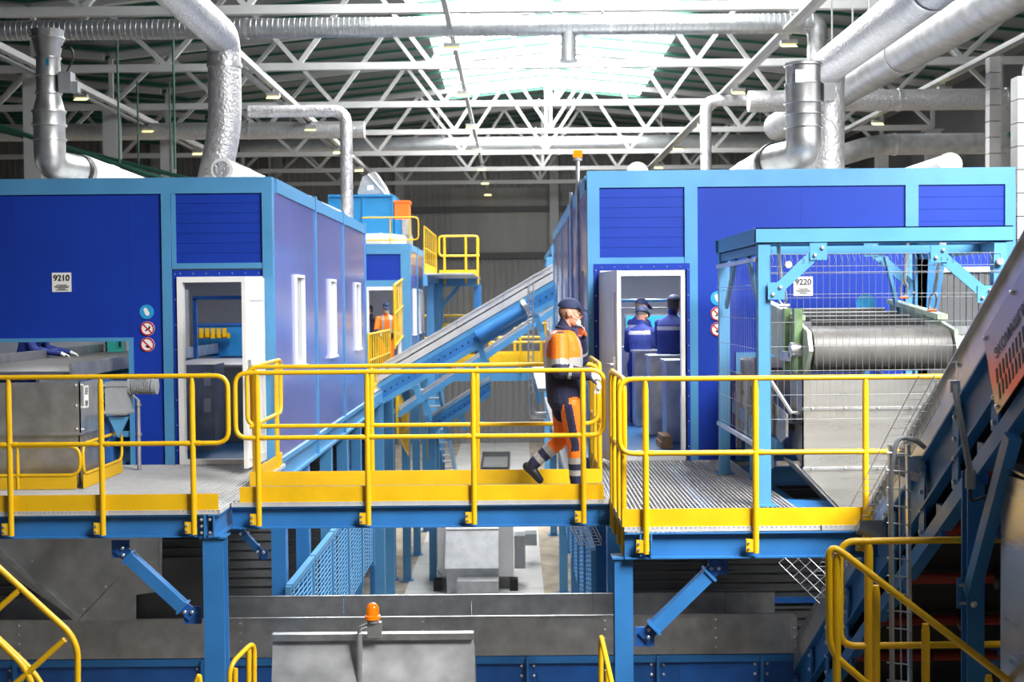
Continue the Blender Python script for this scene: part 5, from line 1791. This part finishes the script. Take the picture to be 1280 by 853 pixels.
# raised platform behind it
pf = thing('raised_platform', 'high blue platform behind the farther left cabin', 'platform', (-1.6, 36.5, 0))
ZP = 2.44
MB().box(-2.2, -1.0, 31, 36.0, ZP - .04, ZP).build('deck', 'galv', pf)
MB().box(-2.2, -.98, 36.0, 37.4, ZP - .04, ZP).build('deck', 'galv', pf)
MB().box(-2.2, -.98, 35.95, 36.05, ZP - .26, ZP - .04).build('front_beam', 'frame_blue', pf)
MB().box(-2.2, -2.1, 31, 36, ZP - .3, ZP - .04).build('side_beam', 'frame_blue', pf)
for x, y in ((-2.1, 32.0), (-2.1, 33.6), (-2.1, 35.0), (-1.05, 36.1), (-2.1, 36.1), (-1.05, 37.3)):
    MB().box(x - .09, x + .09, y - .09, y + .09, FLOOR if x < -2 else .2, ZP - .2).build('leg', 'steel_blue' if x > -2 else 'frame_blue', pf)
MB().beam((-1.55, 36.0, ZP - .25), (-2.05, 36.0, 1.6), .1, .1).build('brace', 'frame_blue', pf)
MB().box(-2.2, -.9, 35.9, 37.4, .35, .5).build('lower_beam', 'steel_blue', pf)
baluster_rail('yellow baluster railing along the side of the high platform', (-2.18, 31.2, ZP), (-2.18, 35.9, ZP), 1.15, .1, .75, .25, .014)
railing('yellow railing across the front of the high platform', (-2.1, 35.95, ZP), (-1.0, 35.95, ZP), [.15, .75, 1.08], True, True, (0, 1.1), h=1.15, mid=.6, r=.03, pr=.035, down=.2, brk=False, toe_h=.2)
baluster_rail('yellow baluster railing on the walkway behind the left cabin', (-2.8, 24.5, 0), (-2.8, 28.7, 0), 1.12, .1, .4, .15)
baluster_rail('tall yellow stair gate panel beside the orange worker', (-2.56, 27.3, .75), (-2.56, 30.4, 1.0), 1.35, .05, .42)
baluster_rail('yellow stair balusters going down below the walkway', (-2.62, 28.2, -1.2), (-2.62, 31.0, -2.0), 1.1, .05, .4)
baluster_rail('small yellow stair panel by the far bridge columns', (-2.4, 35.0, -2.6), (-2.4, 37.5, -2.6), 2.0, .05, .7)
wk = thing('rear_walkway', 'blue walkway deck behind the left cabin', 'walkway', (-3, 26, 0))
MB().box(-4.5, -2.7, 22.3, 29.35, -.06, 0).build('deck', 'galv', wk)
MB().box(-2.8, -2.68, 22.3, 29.35, -.3, -.06).build('edge_beam', 'frame_blue', wk)
st = thing('stair_flight', 'blue stair flight going down behind the left cabin', 'stair', (-2.5, 31, -2.5))
MB().beam((-1.75, 29.5, -.2), (-1.75, 38, -3.6), .06, .3).build('stringer', 'frame_blue', st)
MB().beam((-2.25, 29.5, -.2), (-2.25, 38, -3.6), .06, .3).build('stringer', 'frame_blue', st)
for i in range(14):
    f = (i + .5) / 14
    MB().box(-2.23, -1.77, lerp(29.5, 38, f) - .15, lerp(29.5, 38, f) + .15, lerp(-.2, -3.6, f), lerp(-.2, -3.6, f) + .03).build('tread', 'galv', st)


# inclined conveyors crossing behind the cabins
def cross_conveyor(label, pa, pb, Y, gh, bh, w, roll=True):
    a, b = U(*pa, Y), U(*pb, Y)
    t = thing('inclined_conveyor', label, 'conveyor', (a.x, Y, a.z), 'conveyors crossing the aisle')
    up = V((0, 0, 1))
    n = 5
    for i in range(n):
        p, q = a.lerp(b, i / n), a.lerp(b, (i + 1) / n)
        MB().prism([p - up * gh, q - up * gh, q - (q - p) * .004, p + (q - p) * .004], (0, .012, 0)).build('guard_sheet', 'guard_zinc', t)
        MB().prism([p, q, q + up * .03, p + up * .03], (0, -.03, 0)).build('guard_lip', 'guard_zinc', t)
    k1, k2 = gh + .02, gh + bh
    MB().prism([a - up * k1, b - up * k1, b - up * (k1 + .1), a - up * (k1 + .1)], (0, .08, 0)).build('upper_channel', 'frame_blue', t)
    MB().prism([a - up * (k1 + .1), b - up * (k1 + .1), b - up * (k2 - .12), a - up * (k2 - .12)], (0, .02, 0)).build('web', 'steel_blue', t)
    MB().prism([a - up * (k2 - .12), b - up * (k2 - .12), b - up * k2, a - up * k2], (0, -.07, 0)).build('lower_channel', 'frame_blue', t)
    m = MB()
    L = (b - a).length
    for i in range(int(L / .14)):
        p = a + (b - a) * ((i + .5) * .14 / L) - up * (k1 + (k2 - k1) * .5)
        m.cyl(p - V((0, .0, 0)), p - V((0, .012, 0)), .02, 6)
    stuff(m.build('web_holes', 'black', t))
    MB().prism([a - up * .12, b - up * .12, b - up * .15, a - up * .15], (0, w, 0)).build('belt', 'rubber', t)
    MB().prism([a - up * gh, b - up * gh, b, a], (0, 0, 0.0)) if False else None
    MB().prism([a + V((0, w, 0)) - up * k2, b + V((0, w, 0)) - up * k2, b + V((0, w, 0)), a + V((0, w, 0))], (0, .02, 0)).build('far_side', 'steel_blue', t)
    for f in (.22, .5, .74):
        p = a.lerp(b, f) - up * k2
        MB().beam(p, p + V((.12, 0, -.35)), .1, .12).build('support_stub', 'frame_blue', t)
    return t


cross_conveyor('nearest silver sided conveyor rising to the right between the cabins', (455, 470), (745, 300), 25.9, .30, .5, .9)
cross_conveyor('lower blue conveyor rising behind the nearest one', (470, 528), (745, 345), 28.6, .08, .16, .8)
cross_conveyor('third thin conveyor low behind the bridge railing', (540, 518), (612, 472), 30.2, .06, .40, .6)
ct = thing('drive_cover', 'blue tubular drive cover under the rising conveyor in the aisle', 'cover', U(600, 420, 25.7))
MB().tube([U(597, 421, 25.75), U(657, 386, 25.75)], .13, 12).build('cover', 'steel_blue', ct)
MB().cyl(U(655, 386, 25.75), U(660, 383, 25.75), .19, 12).build('end_ring', 'galv', ct)

# far foot bridge
fb = thing('foot_bridge', 'far blue foot bridge with yellow toe boards across the aisle', 'bridge', (-.8, 36.4, -.4))
MB().box(-2.9, 1.25, 35.8, 35.9, -.48, -.02).build('edge_beam', 'frame_blue', fb)
MB().box(-2.9, 1.25, 35.8, 35.78, -.05, -.02).build('beam_flange', 'frame_blue', fb)
MB().box(-2.9, 1.25, 35.9, 37.1, -.05, -.01).build('deck', 'galv', fb)
MB().box(-2.9, 1.25, 37.1, 37.2, -.48, -.02).build('edge_beam', 'frame_blue', fb)
railing('yellow railing on the near side of the far foot bridge', (-2.0, 35.75, 0), (1.2, 35.75, 0), [.25, 1.3, 2.15, 2.75, 3.1], True, False, (0, 3.2), h=1.12, mid=.6, r=.035, pr=.04, down=.25, brk=False, toe_h=.28)
railing('yellow railing on the far side of the far foot bridge', (-2.9, 37.15, 0), (1.2, 37.15, 0), [.6, 1.7, 2.9, 3.8], True, False, (0, 4.1), h=1.35, mid=.7, r=.035, pr=.04, down=.2, brk=False, toe_h=.3)
cl = thing('cable_ladder', 'vertical grey cable ladder by the right cabin behind the worker', 'cable ladder', U(663, 497, 25.4))
for px in (660.5, 666.5):
    MB().beam(U(px, 352, 25.3), U(px, 497, 25.3), .03, .03).build('side_rail', 'galv', cl)
for i in range(16):
    MB().beam(U(660.5, 356 + 9 * i, 25.3), U(666.5, 356 + 9 * i, 25.3), .02, .02).build('rung', 'galv', cl)
MB().tube(fillet([U(661, 490, 25.3), U(662, 522, 25.3), U(684, 522, 25.3)], .1), .03, 6).build('bottom_bend', 'galv', cl)
MB().tube(fillet([U(667, 490, 25.3), U(667, 517, 25.3), U(684, 517, 25.3)], .1), .03, 6).build('bottom_bend', 'galv', cl)
wt = thing('sloping_trunking', 'pale sloping trunking running down behind the worker legs', 'trunking', U(715, 600, 24))
MB().beam(U(684, 500, 24), U(712, 600, 22), .12, .12).build('trunk', 'white_paint', wt)
c3 = thing('sorting_cabin', 'farther light blue cabin edge just left of the right cabin', 'cabin', (2.5, 33, 0))
MB().box(.92, 5.2, 31.0, 31.1, 2.8, 3.1).build('front_beam', 'frame_blue', c3)
MB().box(.92, 1.12, 31.0, 31.1, 0, 2.8).build('post', 'frame_blue', c3)
MB().box(1.12, 5.2, 31.02, 31.08, 0, 2.8).build('panel', 'panel_blue', c3)
MB().box(.78, .92, 30.8, 31.4, 2.3, 2.8).build('bracket_box', 'frame_blue', c3)
side_wall(c3, .92, -1, 31.1, 38, [33.5, 36.0], [(32, 32.5, .98, 2.06), (34.5, 35, .98, 2.06)], 2)
MB().box(1.0, 5.2, 31.1, 38, 3.0, 3.06).build('roof_plate', 'galv_dull', c3)
MB().box(1.0, 5.2, 37.9, 38, 0, 3.0).build('end_wall', 'panel_side', c3)
wp = thing('rear_walkway', 'blue walkway edge along the right cabin row', 'walkway', (.85, 28, 0))
MB().box(.45, 1.3, 25.4, 35.6, -.06, 0).build('deck', 'galv', wp)
MB().box(.45, .53, 25.4, 35.6, -.3, -.06).build('edge_beam', 'frame_blue', wp)

# ================================================================== inside the cabins
for i, (px, y, top) in enumerate(((833, 15.05, .98), (812.5, 15.95, 1.0), (794, 17.05, 1.02), (781, 18.1, 1.03))):
    x = U(px, 450, y).x
    t = thing('drop_chute', ['nearest grey drop chute box inside the right cabin doorway', 'second grey drop chute box inside the right cabin', 'third grey drop chute box inside the right cabin', 'farthest grey drop chute box inside the right cabin'][i], 'chute', (x + .4, y, .03), 'drop chutes of the right cabin')
    MB().box(x, x + .9, y, y + .45, .04, top).build('body', 'galv', t)
    MB().box(x - .02, x + .92, y - .02, y + .47, top, top + .03).build('rim', 'galv', t)
    m = MB()
    for k in range(7):
        m.cyl((x + .03, y, .12 + .12 * k), (x + .03, y - .008, .12 + .12 * k), .008, 6)
    stuff(m.build('rivets', 'bolt', t))
t = thing('sorting_belt', 'dark sorting belt at waist height inside the right cabin', 'conveyor', (3.4, 18, .9))
MB().box(2.75, 4.1, YF + .62, 24.5, .9, .95).build('belt', 'belt', t)
MB().box(2.68, 2.75, YF + .62, 24.5, .8, 1.08).build('side_board', 'galv', t)
t = thing('wood_block', 'small wooden step block on the blue cabin floor by the chutes', 'block', (1.75, 14.85, .03))
c = U(829, 552, 14.85)
MB().box(c.x - .07, c.x + .07, 14.5, 15.0, .03, .1).build('upper_board', 'wood', t)
MB().box(c.x - .05, c.x + .06, 14.5, 14.98, .1, .17).build('lower_board', 'wood', t)
t = thing('wall_rail', 'blue wall rail with brackets on the far wall inside the right cabin', 'rail', (1.9, 24, 1.8))
MB().cyl((1.05, 20.0, 1.72), (3.0, 20.0, 1.72), .025, 8).build('bar', 'frame_blue', t)
MB().cyl((1.05, 20.0, 1.60), (3.0, 20.0, 1.60), .015, 8).build('lower_bar', 'grey_paint', t)
MB().box(1.03, 1.09, 19.96, 20.04, 1.55, 1.78).build('bracket', 'grey_paint', t)
t = thing('screen', 'cyan lit screen behind the sorters in the right cabin', 'screen', (2.4, 21, 1.1))
MB().box(1.8, 2.9, 21.0, 21.05, 1.02, 1.5).build('case', 'grey_paint', t)
MB().box(1.83, 2.87, 20.99, 21.0, 1.05, 1.47).build('display', 'screen_cyan', t)
# left cabin
y = 14.75
x0 = U(231, 470, y).x
t = thing('drop_chute', 'dark grey drop chute box with paper labels inside the left cabin doorway', 'chute', (x0 + .3, y, .03))
MB().box(x0 - .1, U(268, 470, y).x, y, y + .5, .03, U(250, 456, y).z).build('body', 'galv_dull', t)
for py in (474, 507):
    c = U(259, py, y - .005)
    MB().box(c.x - .04, c.x + .04, y - .006, y, c.z - .08, c.z + .08).build('paper_label', 'sign_white', t)
t = thing('steel_counter', 'dark steel counter with bright edge inside the left cabin', 'counter', (-3.4, 16, .03))
MB().box(-4.3, -3.1, 15.6, 17.4, .03, .95).build('body', 'grey_paint', t)
MB().box(-4.34, -3.08, 15.56, 17.44, .95, .98).build('top', 'galv', t)
t = thing('inner_frame', 'blue inner lamp frame hanging inside the left cabin', 'frame', (-3.9, 17, 1.7))
MB().box(-4.25, -3.0, 16.9, 16.95, 1.78, 1.83).build('bar', 'deep_blue', t)
MB().box(-4.25, -4.2, 16.9, 16.95, 1.0, 1.8).build('upright', 'deep_blue', t)
MB().beam((-3.0, 16.92, 1.8), (-3.5, 16.92, 1.25), .02, .02).build('stay', 'grey_paint', t)
t = thing('blue_screen_panel', 'blue panel at the back of the left cabin seen through the door', 'panel', (-3.9, 19, 1))
MB().box(-4.7, -3.0, 19.0, 19.04, .95, 1.4).build('sheet', 'machine_blue', t)
MB().box(-4.72, -2.98, 18.98, 19.06, 1.4, 1.44).build('top_edge', 'deep_blue', t)
t = thing('yellow_rail_stand_in', 'small yellow rail piece inside the left cabin, standing for a railing beyond its window', 'railing stand-in', (-4.5, 18.7, 1.2))
for i in range(6):  # added indoors in place of the railing outside the far window
    MB().box(-4.72 + .085 * i, -4.66 + .085 * i, 18.8, 18.85, 1.22 + .01 * (i % 3), 1.37).build('stand_in_baluster', 'yellow', t)
MB().box(-4.75, -4.2, 18.86, 18.9, 1.22, 1.29).build('bar', 'yellow', t)
t = thing('wall_cabinet', 'light grey cabinet row behind the belt inside the left cabin', 'cabinet', (-6.3, 19, .9))
for i in range(3):
    bx_ = MB().box(-8.2 + 1.05 * i, -7.2 + 1.05 * i, 19.2, 19.6, .5, 1.9).build('door', 'interior', t)
    MB().box(-7.8 + 1.05 * i, -7.45 + 1.05 * i, 19.18, 19.2, 1.25, 1.29).build('handle', 'grey_paint', bx_)
MB().box(-8.25, -5.0, 19.62, 19.7, .3, 1.95).build('carcass', 'interior', t)
t = thing('teal_locker', 'narrow teal locker at the back of the left cabin belt', 'locker', (-6.0, 19.3, 1))
c = U(144, 432, 19.0)
MB().box(c.x - .12, c.x + .1, 19.0, 19.1, .6, c.z + .2).build('door', 'teal', t)
MB().box(c.x + .06, c.x + .09, 18.97, 19.0, c.z - .02, c.z + .08).build('handle', 'black', t)
# ================================================================== people


def loft(m, rings, n=16):
    """rings: (centre, half depth along x, half width along y)"""
    vs, fs = [], []
    for c, a, b in rings:
        for k in range(n):
            t = 2 * math.pi * k / n
            ca, sa = math.cos(t), math.sin(t)
            e = 0.8
            vs.append(V(c) + V((a * math.copysign(abs(ca) ** e, ca), b * math.copysign(abs(sa) ** e, sa), 0)))
    for i in range(len(rings) - 1):
        for k in range(n):
            l = (k + 1) % n
            fs.append((i * n + k, i * n + l, (i + 1) * n + l, (i + 1) * n + k))
    fs.append(tuple(range(n))[::-1])
    fs.append(tuple((len(rings) - 1) * n + k for k in range(n)))
    m.add(vs, fs, True)


def limb(m, pts, rad, n=12):
    pts = [V(p) for p in pts]
    m.tube(pts, rad, n)
    for p, r in zip(pts, rad):
        m.ell(p, r, r, r, n, 8)


def hand(m, wrist, d, palm_n, s=1.0, curl=0.6, thumb=1):
    """palm plus four unequal fingers and a thumb from the side of the palm"""
    wrist, d, pn = V(wrist), V(d).normalized(), V(palm_n).normalized()
    sd = d.cross(pn).normalized()
    R = Matrix((d, sd, pn)).transposed()
    c = wrist + d * .05 * s
    m.ell(c, .055 * s, .042 * s, .019 * s, 12, 8, R)
    for i, (o, L) in enumerate(((-.030, .066), (-.010, .076), (.010, .071), (.029, .056))):
        b = wrist + d * .085 * s + sd * (o * s)
        L *= s
        a = curl
        p1 = b + (d * math.cos(a) + pn * math.sin(a)) * L * .45
        p2 = p1 + (d * math.cos(a * 2) + pn * math.sin(a * 2)) * L * .32
        p3 = p2 + (d * math.cos(a * 2.8) + pn * math.sin(a * 2.8)) * L * .25
        limb(m, [b - d * .02 * s, b, p1, p2, p3], [.011 * s, .0105 * s, .010 * s, .009 * s, .0075 * s], 8)
    b = wrist + d * .03 * s - sd * (.036 * s * thumb)
    p1 = b + (d * .6 - sd * .75 * thumb + pn * .3).normalized() * .04 * s
    p2 = p1 + (d * .85 - sd * .2 * thumb + pn * .5).normalized() * .032 * s
    limb(m, [b + sd * (.02 * s * thumb), b, p1, p2], [.015 * s, .014 * s, .012 * s, .009 * s], 8)


def make_person(label, base, yaw, J, colour, cap='cap_navy', voxel=.012, extras=None, group=None, scale=1.0):
    """J: joints in a local frame, facing +x, left = +y. colour(name, t, local point) -> material name"""
    root = thing('person', label, 'person', base, group)
    m = MB()
    segs = []

    def chain(name, pts, rad):
        limb(m, pts, rad)
        for (a, b, r) in zip(pts[:-1], pts[1:], rad[:-1]):
            segs.append((name, V(a), V(b), r))
    loft(m, [(V(c), a, b) for c, a, b in J['torso']], 20)
    for (c0, a0, b0), (c1, a1, b1) in zip(J['torso'][:-1], J['torso'][1:]):
        segs.append(('torso', V(c0), V(c1), (a0 + b0) / 2))
    hc = V(J['head'])
    hx = V((1, 0, 0)); tilt = J.get('tilt', 0)
    RT = Matrix.Rotation(tilt, 3, 'Y') @ Matrix.Rotation(J.get('turn', 0), 3, 'Z')
    H = lambda x, y, z: hc + RT @ V((x, y, z))
    chain('neck', [V(J['neck']), H(-.02, 0, -.06)], [.062, .058])
    m.ell(hc + RT @ V((-.008, 0, .02)), .100, .077, .105, 18, 14, RT)
    m.ell(H(.022, 0, -.055), .070, .060, .068, 16, 12, RT)      # jaw
    m.ell(H(.062, 0, -.098), .028, .030, .022, 10, 8, RT)       # chin
    m.ell(H(.080, 0, .028), .016, .050, .014, 12, 8, RT)        # brow
    m.tube([H(.088, 0, .018), H(.112, 0, -.022), H(.094, 0, -.034)], [.010, .016, .012], 8)   # nose
    m.ell(H(.082, 0, -.062), .018, .026, .010, 10, 8, RT)       # lips
    for s in (-1, 1):
        m.ell(H(-.012, .080 * s, -.012), .022, .010, .033, 10, 8, RT)   # ears
        m.ell(H(.060, .036 * s, -.026), .026, .022, .020, 10, 8, RT)    # cheeks
    segs.append(('head', H(0, 0, -.09), H(0, 0, .08), .09))
    for s in 'RL':
        chain('uarm', J['arm' + s][:2], J.get('ra', [.066, .056]))
        chain('farm', J['arm' + s][1:3], J.get('rf', [.054, .040]))
        hd_ = J['hand' + s]
        hand(m, J['arm' + s][2], hd_[0], hd_[1], hd_[2], hd_[3], hd_[4])
        segs.append(('hand' + s, V(J['arm' + s][2]) + V(hd_[0]).normalized() * .02, V(J['arm' + s][2]) + V(hd_[0]).normalized() * .17, .05))
        chain('thigh', J['leg' + s][:2], [.102, .076])
        chain('calf', J['leg' + s][1:3], [.074, .058])
        ank, toe, heel = V(J['leg' + s][2]), V(J['foot' + s][0]), V(J['foot' + s][1])
        limb(m, [heel, heel.lerp(toe, .5) + (ank - heel) * .1, toe], [.042, .044, .036])
        limb(m, [ank, heel.lerp(toe, .15)], [.056, .044])
        segs.append(('foot', heel, toe, .05)); segs.append(('foot', ank.lerp(heel, .4), heel, .05))
    tmp = m.build('person_tmp', 'navy')
    off = WL[tmp]
    rm = tmp.modifiers.new('r', 'REMESH'); rm.mode = 'VOXEL'; rm.voxel_size = voxel
    sm = tmp.modifiers.new('s', 'SMOOTH'); sm.factor = .5; sm.iterations = 2
    dg = bpy.context.evaluated_depsgraph_get()
    me = bpy.data.meshes.new_from_object(tmp.evaluated_get(dg))
    old = tmp.data
    bpy.data.objects.remove(tmp); bpy.data.meshes.remove(old)
    me.name = 'body'
    me.materials.clear()
    names = []
    RZ_ = Matrix.Rotation(yaw, 3, 'Z')
    for v in me.vertices:
        v.co = v.co + off
    for p in me.polygons:
        c = p.center
        best = None
        for nm, a, b, r in segs:
            ab = b - a
            t = max(0, min(1, (c - a).dot(ab) / ab.length_squared))
            dd = (c - a - ab * t).length / r
            if best is None or dd < best[0]:
                best = (dd, nm, t)
        k = colour(best[1], best[2], c)
        if k not in names:
            names.append(k); me.materials.append(MATS[k])
        p.material_index = names.index(k)
        p.use_smooth = True
    for v in me.vertices:
        v.co = RZ_ @ (v.co * scale)
    o = bpy.data.objects.new('body', me)
    COL.objects.link(o)
    WL[o] = V(base); o.parent = root; o.location = (0, 0, 0)

    def part(mb, name, mt):
        mb.v = [V(base) + RZ_ @ (v * scale) for v in mb.v]
        return mb.build(name, mt, root)
    if cap:
        mb = MB()
        n, k = 20, 8
        vs, fs = [], []
        for i in range(k + 1):
            a = math.pi / 2 * i / k
            for j in range(n):
                t = 2 * math.pi * j / n
                vs.append(H(-.008 + .110 * math.sin(a) * math.cos(t), .087 * math.sin(a) * math.sin(t), .042 + .092 * math.cos(a)))
        for i in range(k):
            for j in range(n):
                l = (j + 1) % n
                fs.append((i * n + j, i * n + l, (i + 1) * n + l, (i + 1) * n + j))
        mb.add(vs, fs, True)
        co = part(mb, 'cap_crown', cap)
        mb = MB()
        top = [H(.06 + .125 * math.cos(t), .078 * math.sin(t), .050 - .042 * max(0, math.cos(t))) for t in [math.pi * (-.5 + i / 12) for i in range(13)]]
        mb.prism(top, RT @ V((0, 0, .015)))
        part(mb, 'cap_brim', cap)
    if extras:
        extras(part, H)
    for s in (-1, 1):
        mb = MB().ell(H(.083, .031 * s, .004), .009, .013, .008, 8, 6, RT)
        part(mb, 'eye', 'sign_white')
        mb = MB().ell(H(.090, .031 * s, .004), .004, .006, .006, 8, 6, RT)
        part(mb, 'pupil', 'hair')
    return root


# ---- the worker on the bridge ----------------------------------------------
HY = 11.5
HXC = U(707, 500, HY).x


def hp_(px, py, y):
    q = U(px, py, HY)
    return V((q.x - HXC, y, q.z))


def hero_col(nm, t, c):
    if nm == 'head':
        lx, lz = c.x - hd_c.x, c.z - hd_c.z
        if lx < -.02 and lz < .05 and lz > -.06 and abs(c.y) < .3 and lx + lz * .2 < -.035:
            return 'hair_short'
        return 'skin'
    if nm == 'neck':
        return 'skin' if c.z > hp_(700, 411, 0).z else 'navy'
    z458, z446 = hp_(700, 459, 0).z, hp_(700, 446, 0).z
    if nm == 'torso':
        if c.z < z458:
            return 'navy'
        if c.z < z446:
            return 'reflective'
        if c.z > hp_(700, 413, 0).z:
            return 'navy'
        if .075 < abs(c.y) < .125 and (c.x < -.08 or c.x > .1):
            return 'reflective'
        if abs(c.y) < .02 and c.x > .1:
            return 'navy'
        return 'orange'
    if nm == 'uarm':
        if t < .06 and c.z > hp_(700, 416, 0).z:
            return 'navy'
        return 'orange' if t < .68 else ('reflective' if t < .86 else 'navy')
    if nm == 'farm':
        return 'reflective' if .30 < t < .42 else 'navy'
    if nm == 'handR':
        return 'glove'
    if nm == 'handL':
        return 'skin'
    if nm == 'thigh':
        if c.y < -.12 and abs(c.x - .015 - .06 * t) < .035 and c.z < .80:
            return 'navy'
        if c.z > .80 and c.y < 0 and c.x < .02:
            return 'navy'
        return 'orange'
    if nm == 'calf':
        if t < .10 and c.x < -.0:
            return 'navy'
        if t < .40:
            return 'orange'
        if t < .58 or .76 < t < .92:
            return 'reflective'
        return 'navy'
    return 'boot'


hd_c = hp_(712.5, 391, 0)
J = {
    'torso': [(hp_(706, 512, 0), .12, .17), (hp_(706, 502, 0), .158, .195), (hp_(705, 485, 0), .165, .2), (hp_(704.5, 468, 0), .168, .195), (hp_(704, 452, 0), .178, .20), (hp_(703.5, 438, 0), .178, .205), (hp_(703.5, 426, 0), .155, .2), (hp_(703, 417, 0), .115, .165), (hp_(703.5, 412, 0), .075, .09), (hp_(705, 409, 0), .058, .062)],
    'head': hd_c, 'tilt': .12, 'neck': hp_(704, 410, 0),
    'armR': [hp_(699, 425, -.19), hp_(699, 461, -.27), hp_(732, 467, -.27)], 'handR': (V((1, 0, -.12)), V((.15, .55, -.8)), 1.08, .45, 1),
    'armL': [hp_(708, 425, .18), hp_(727, 450, .22), hp_(727, 424, .07)], 'handL': (V((.02, -.35, 1)), V((-.75, -.55, .0)), 1.22, .8, -1),
    'legR': [hp_(712, 505, -.1), hp_(718, 553, -.1), hp_(719, 596, -.1)], 'footR': (hp_(739, 610, -.1), hp_(716, 609, -.1)),
    'legL': [hp_(703, 505, .1), hp_(704, 550, .1), hp_(669, 580, .1)], 'footL': (hp_(675, 602, .1), hp_(659, 585, .1)),
    'ra': [.082, .078], 'rf': [.074, .052],
}


def hero_extra(part, H):
    mb = MB()
    mb.ell(H(.075, 0, -.085), .034, .045, .036, 12, 8)
    part(mb, 'face_mask', 'mask')
    for s in (-1, 1):
        part(MB().tube([H(.085, .04 * s, -.06), H(.03, .074 * s, -.03), H(-.012, .084 * s, .01)], .003, 5), 'mask_strap', 'sign_white')
    # collar
    q = hp_(704.5, 411, 0)
    mb = MB()
    pts = [q + V((.074 * math.cos(t) + .012, .076 * math.sin(t), -.018 * math.cos(t))) for t in [2 * math.pi * k / 20 for k in range(20)]]
    mb.tube(pts, .015, 8, closed=True)
    part(mb, 'collar', 'navy')
    # empty glove dangling from the gloved hand
    w = hp_(744, 474, -.27)
    mb = MB()
    limb(mb, [w, w + V((.012, 0, -.06))], [.022, .026], 8)
    for k in range(3):
        limb(mb, [w + V((-.012 + .016 * k, 0, -.06)), w + V((-.022 + .02 * k, .004 * k, -.11))], [.010, .008], 6)
    part(mb, 'held_glove', 'glove')


make_person('worker in orange hi-vis suit walking across the foot bridge, one hand at the face', (HXC, HY, 0), 0.0, J, hero_col, voxel=.007, extras=hero_extra)


# ---- sorters ----------------------------------------------------------------
def std_pose(h=1.72, reach=.35, lean=.05, up=0.0):
    k = h / 1.75
    v = lambda x, y, z: V((x * k, y * k, z * k))
    return {
        'torso': [(v(0, 0, .84), .11 * k, .16 * k), (v(0, 0, .95), .135 * k, .18 * k), (v(lean * .3, 0, 1.08), .13 * k, .17 * k), (v(lean * .7, 0, 1.25), .14 * k, .19 * k), (v(lean, 0, 1.36), .13 * k, .20 * k), (v(lean, 0, 1.43), .09 * k, .15 * k), (v(lean, 0, 1.48), .06 * k, .07 * k)],
        'head': v(lean + .05, 0, 1.62), 'tilt': .25, 'neck': v(lean + .01, 0, 1.47),
        'armR': [v(lean, -.19, 1.38), v(lean + .08, -.25, 1.12), v(lean + reach, -.18, 1.06 + up)], 'handR': (V((1, .1, -.2)), V((0, 0, -1)), .95 * k, .4, 1),
        'armL': [v(lean, .19, 1.38), v(lean + .08, .25, 1.12), v(lean + reach, .18, 1.06 + up)], 'handL': (V((1, -.1, -.2)), V((0, 0, -1)), .95 * k, .4, -1),
        'legR': [v(0, -.1, .88), v(.02, -.1, .48), v(-.02, -.1, .10)], 'footR': (v(.17, -.11, .04), v(-.05, -.1, .045)),
        'legL': [v(0, .1, .88), v(.02, .1, .48), v(-.02, .1, .10)], 'footL': (v(.17, .11, .04), v(-.05, .1, .045)),
    }


def sorter_col(suit, band_z, hand_m='glove'):
    def f(nm, t, c):
        if nm in ('head', 'neck'):
            return 'skin' if (c.x > .085 or c.z < 1.49) else 'hair'
        if nm.startswith('hand'):
            return hand_m
        if nm == 'foot':
            return 'boot'
        if nm == 'torso' and band_z < c.z < band_z + .055:
            return 'reflective'
        return suit
    return f


D = math.radians
for lb, px, y, h, yaw, rb in (
        ('sorter in blue work suit and cap standing tallest at the right inside the right cabin', 837, 16.45, 1.76, 50, 1.30),
        ('sorter in blue work suit with bright back band, lower middle figure in the right cabin', 800, 17.55, 1.60, 65, 1.22),
        ('sorter in blue suit half hidden farthest back in the right cabin', 795, 18.75, 1.72, 30, 1.28)):
    x = U(px, 380, y).x
    make_person(lb, (x, y, .03), D(yaw), std_pose(h), sorter_col('work_blue', rb), voxel=.016, group='sorters in the right cabin')
make_person('sorter in dark blue leaning over the belt in the left cabin hatch', (-6.55, 17.1, .03), D(0), std_pose(1.74, .42, .12), sorter_col('work_blue', 1.30), voxel=.016)


def orange_col(nm, t, c):
    if nm in ('head', 'neck'):
        return 'skin' if c.x > .06 or c.z < 1.49 else 'hair'
    if nm.startswith('hand'):
        return 'glove'
    if nm == 'foot':
        return 'boot'
    if nm == 'torso':
        return 'navy' if c.z < 1.05 else ('reflective' if c.z < 1.12 or .07 < abs(c.y) < .11 else 'orange')
    if nm == 'farm':
        return 'navy'
    return 'orange' if nm != 'calf' or t < .5 else 'reflective'


def far_mask(part, H):
    part(MB().ell(H(.085, 0, -.055), .035, .05, .05, 10, 8), 'face_mask', 'mask')


make_person('worker in orange hi-vis jacket and navy cap in the doorway of the farther left cabin', (U(482, 380, 29.0).x, 29.0, 0), D(-75), std_pose(1.74, .28), orange_col, voxel=.018, extras=far_mask)
make_person('dark clothed worker partly hidden behind the orange worker at the farther cabin', (U(466, 380, 30.2).x, 30.2, .02), D(200), std_pose(1.66), sorter_col('navy', 9.0), voxel=.02)
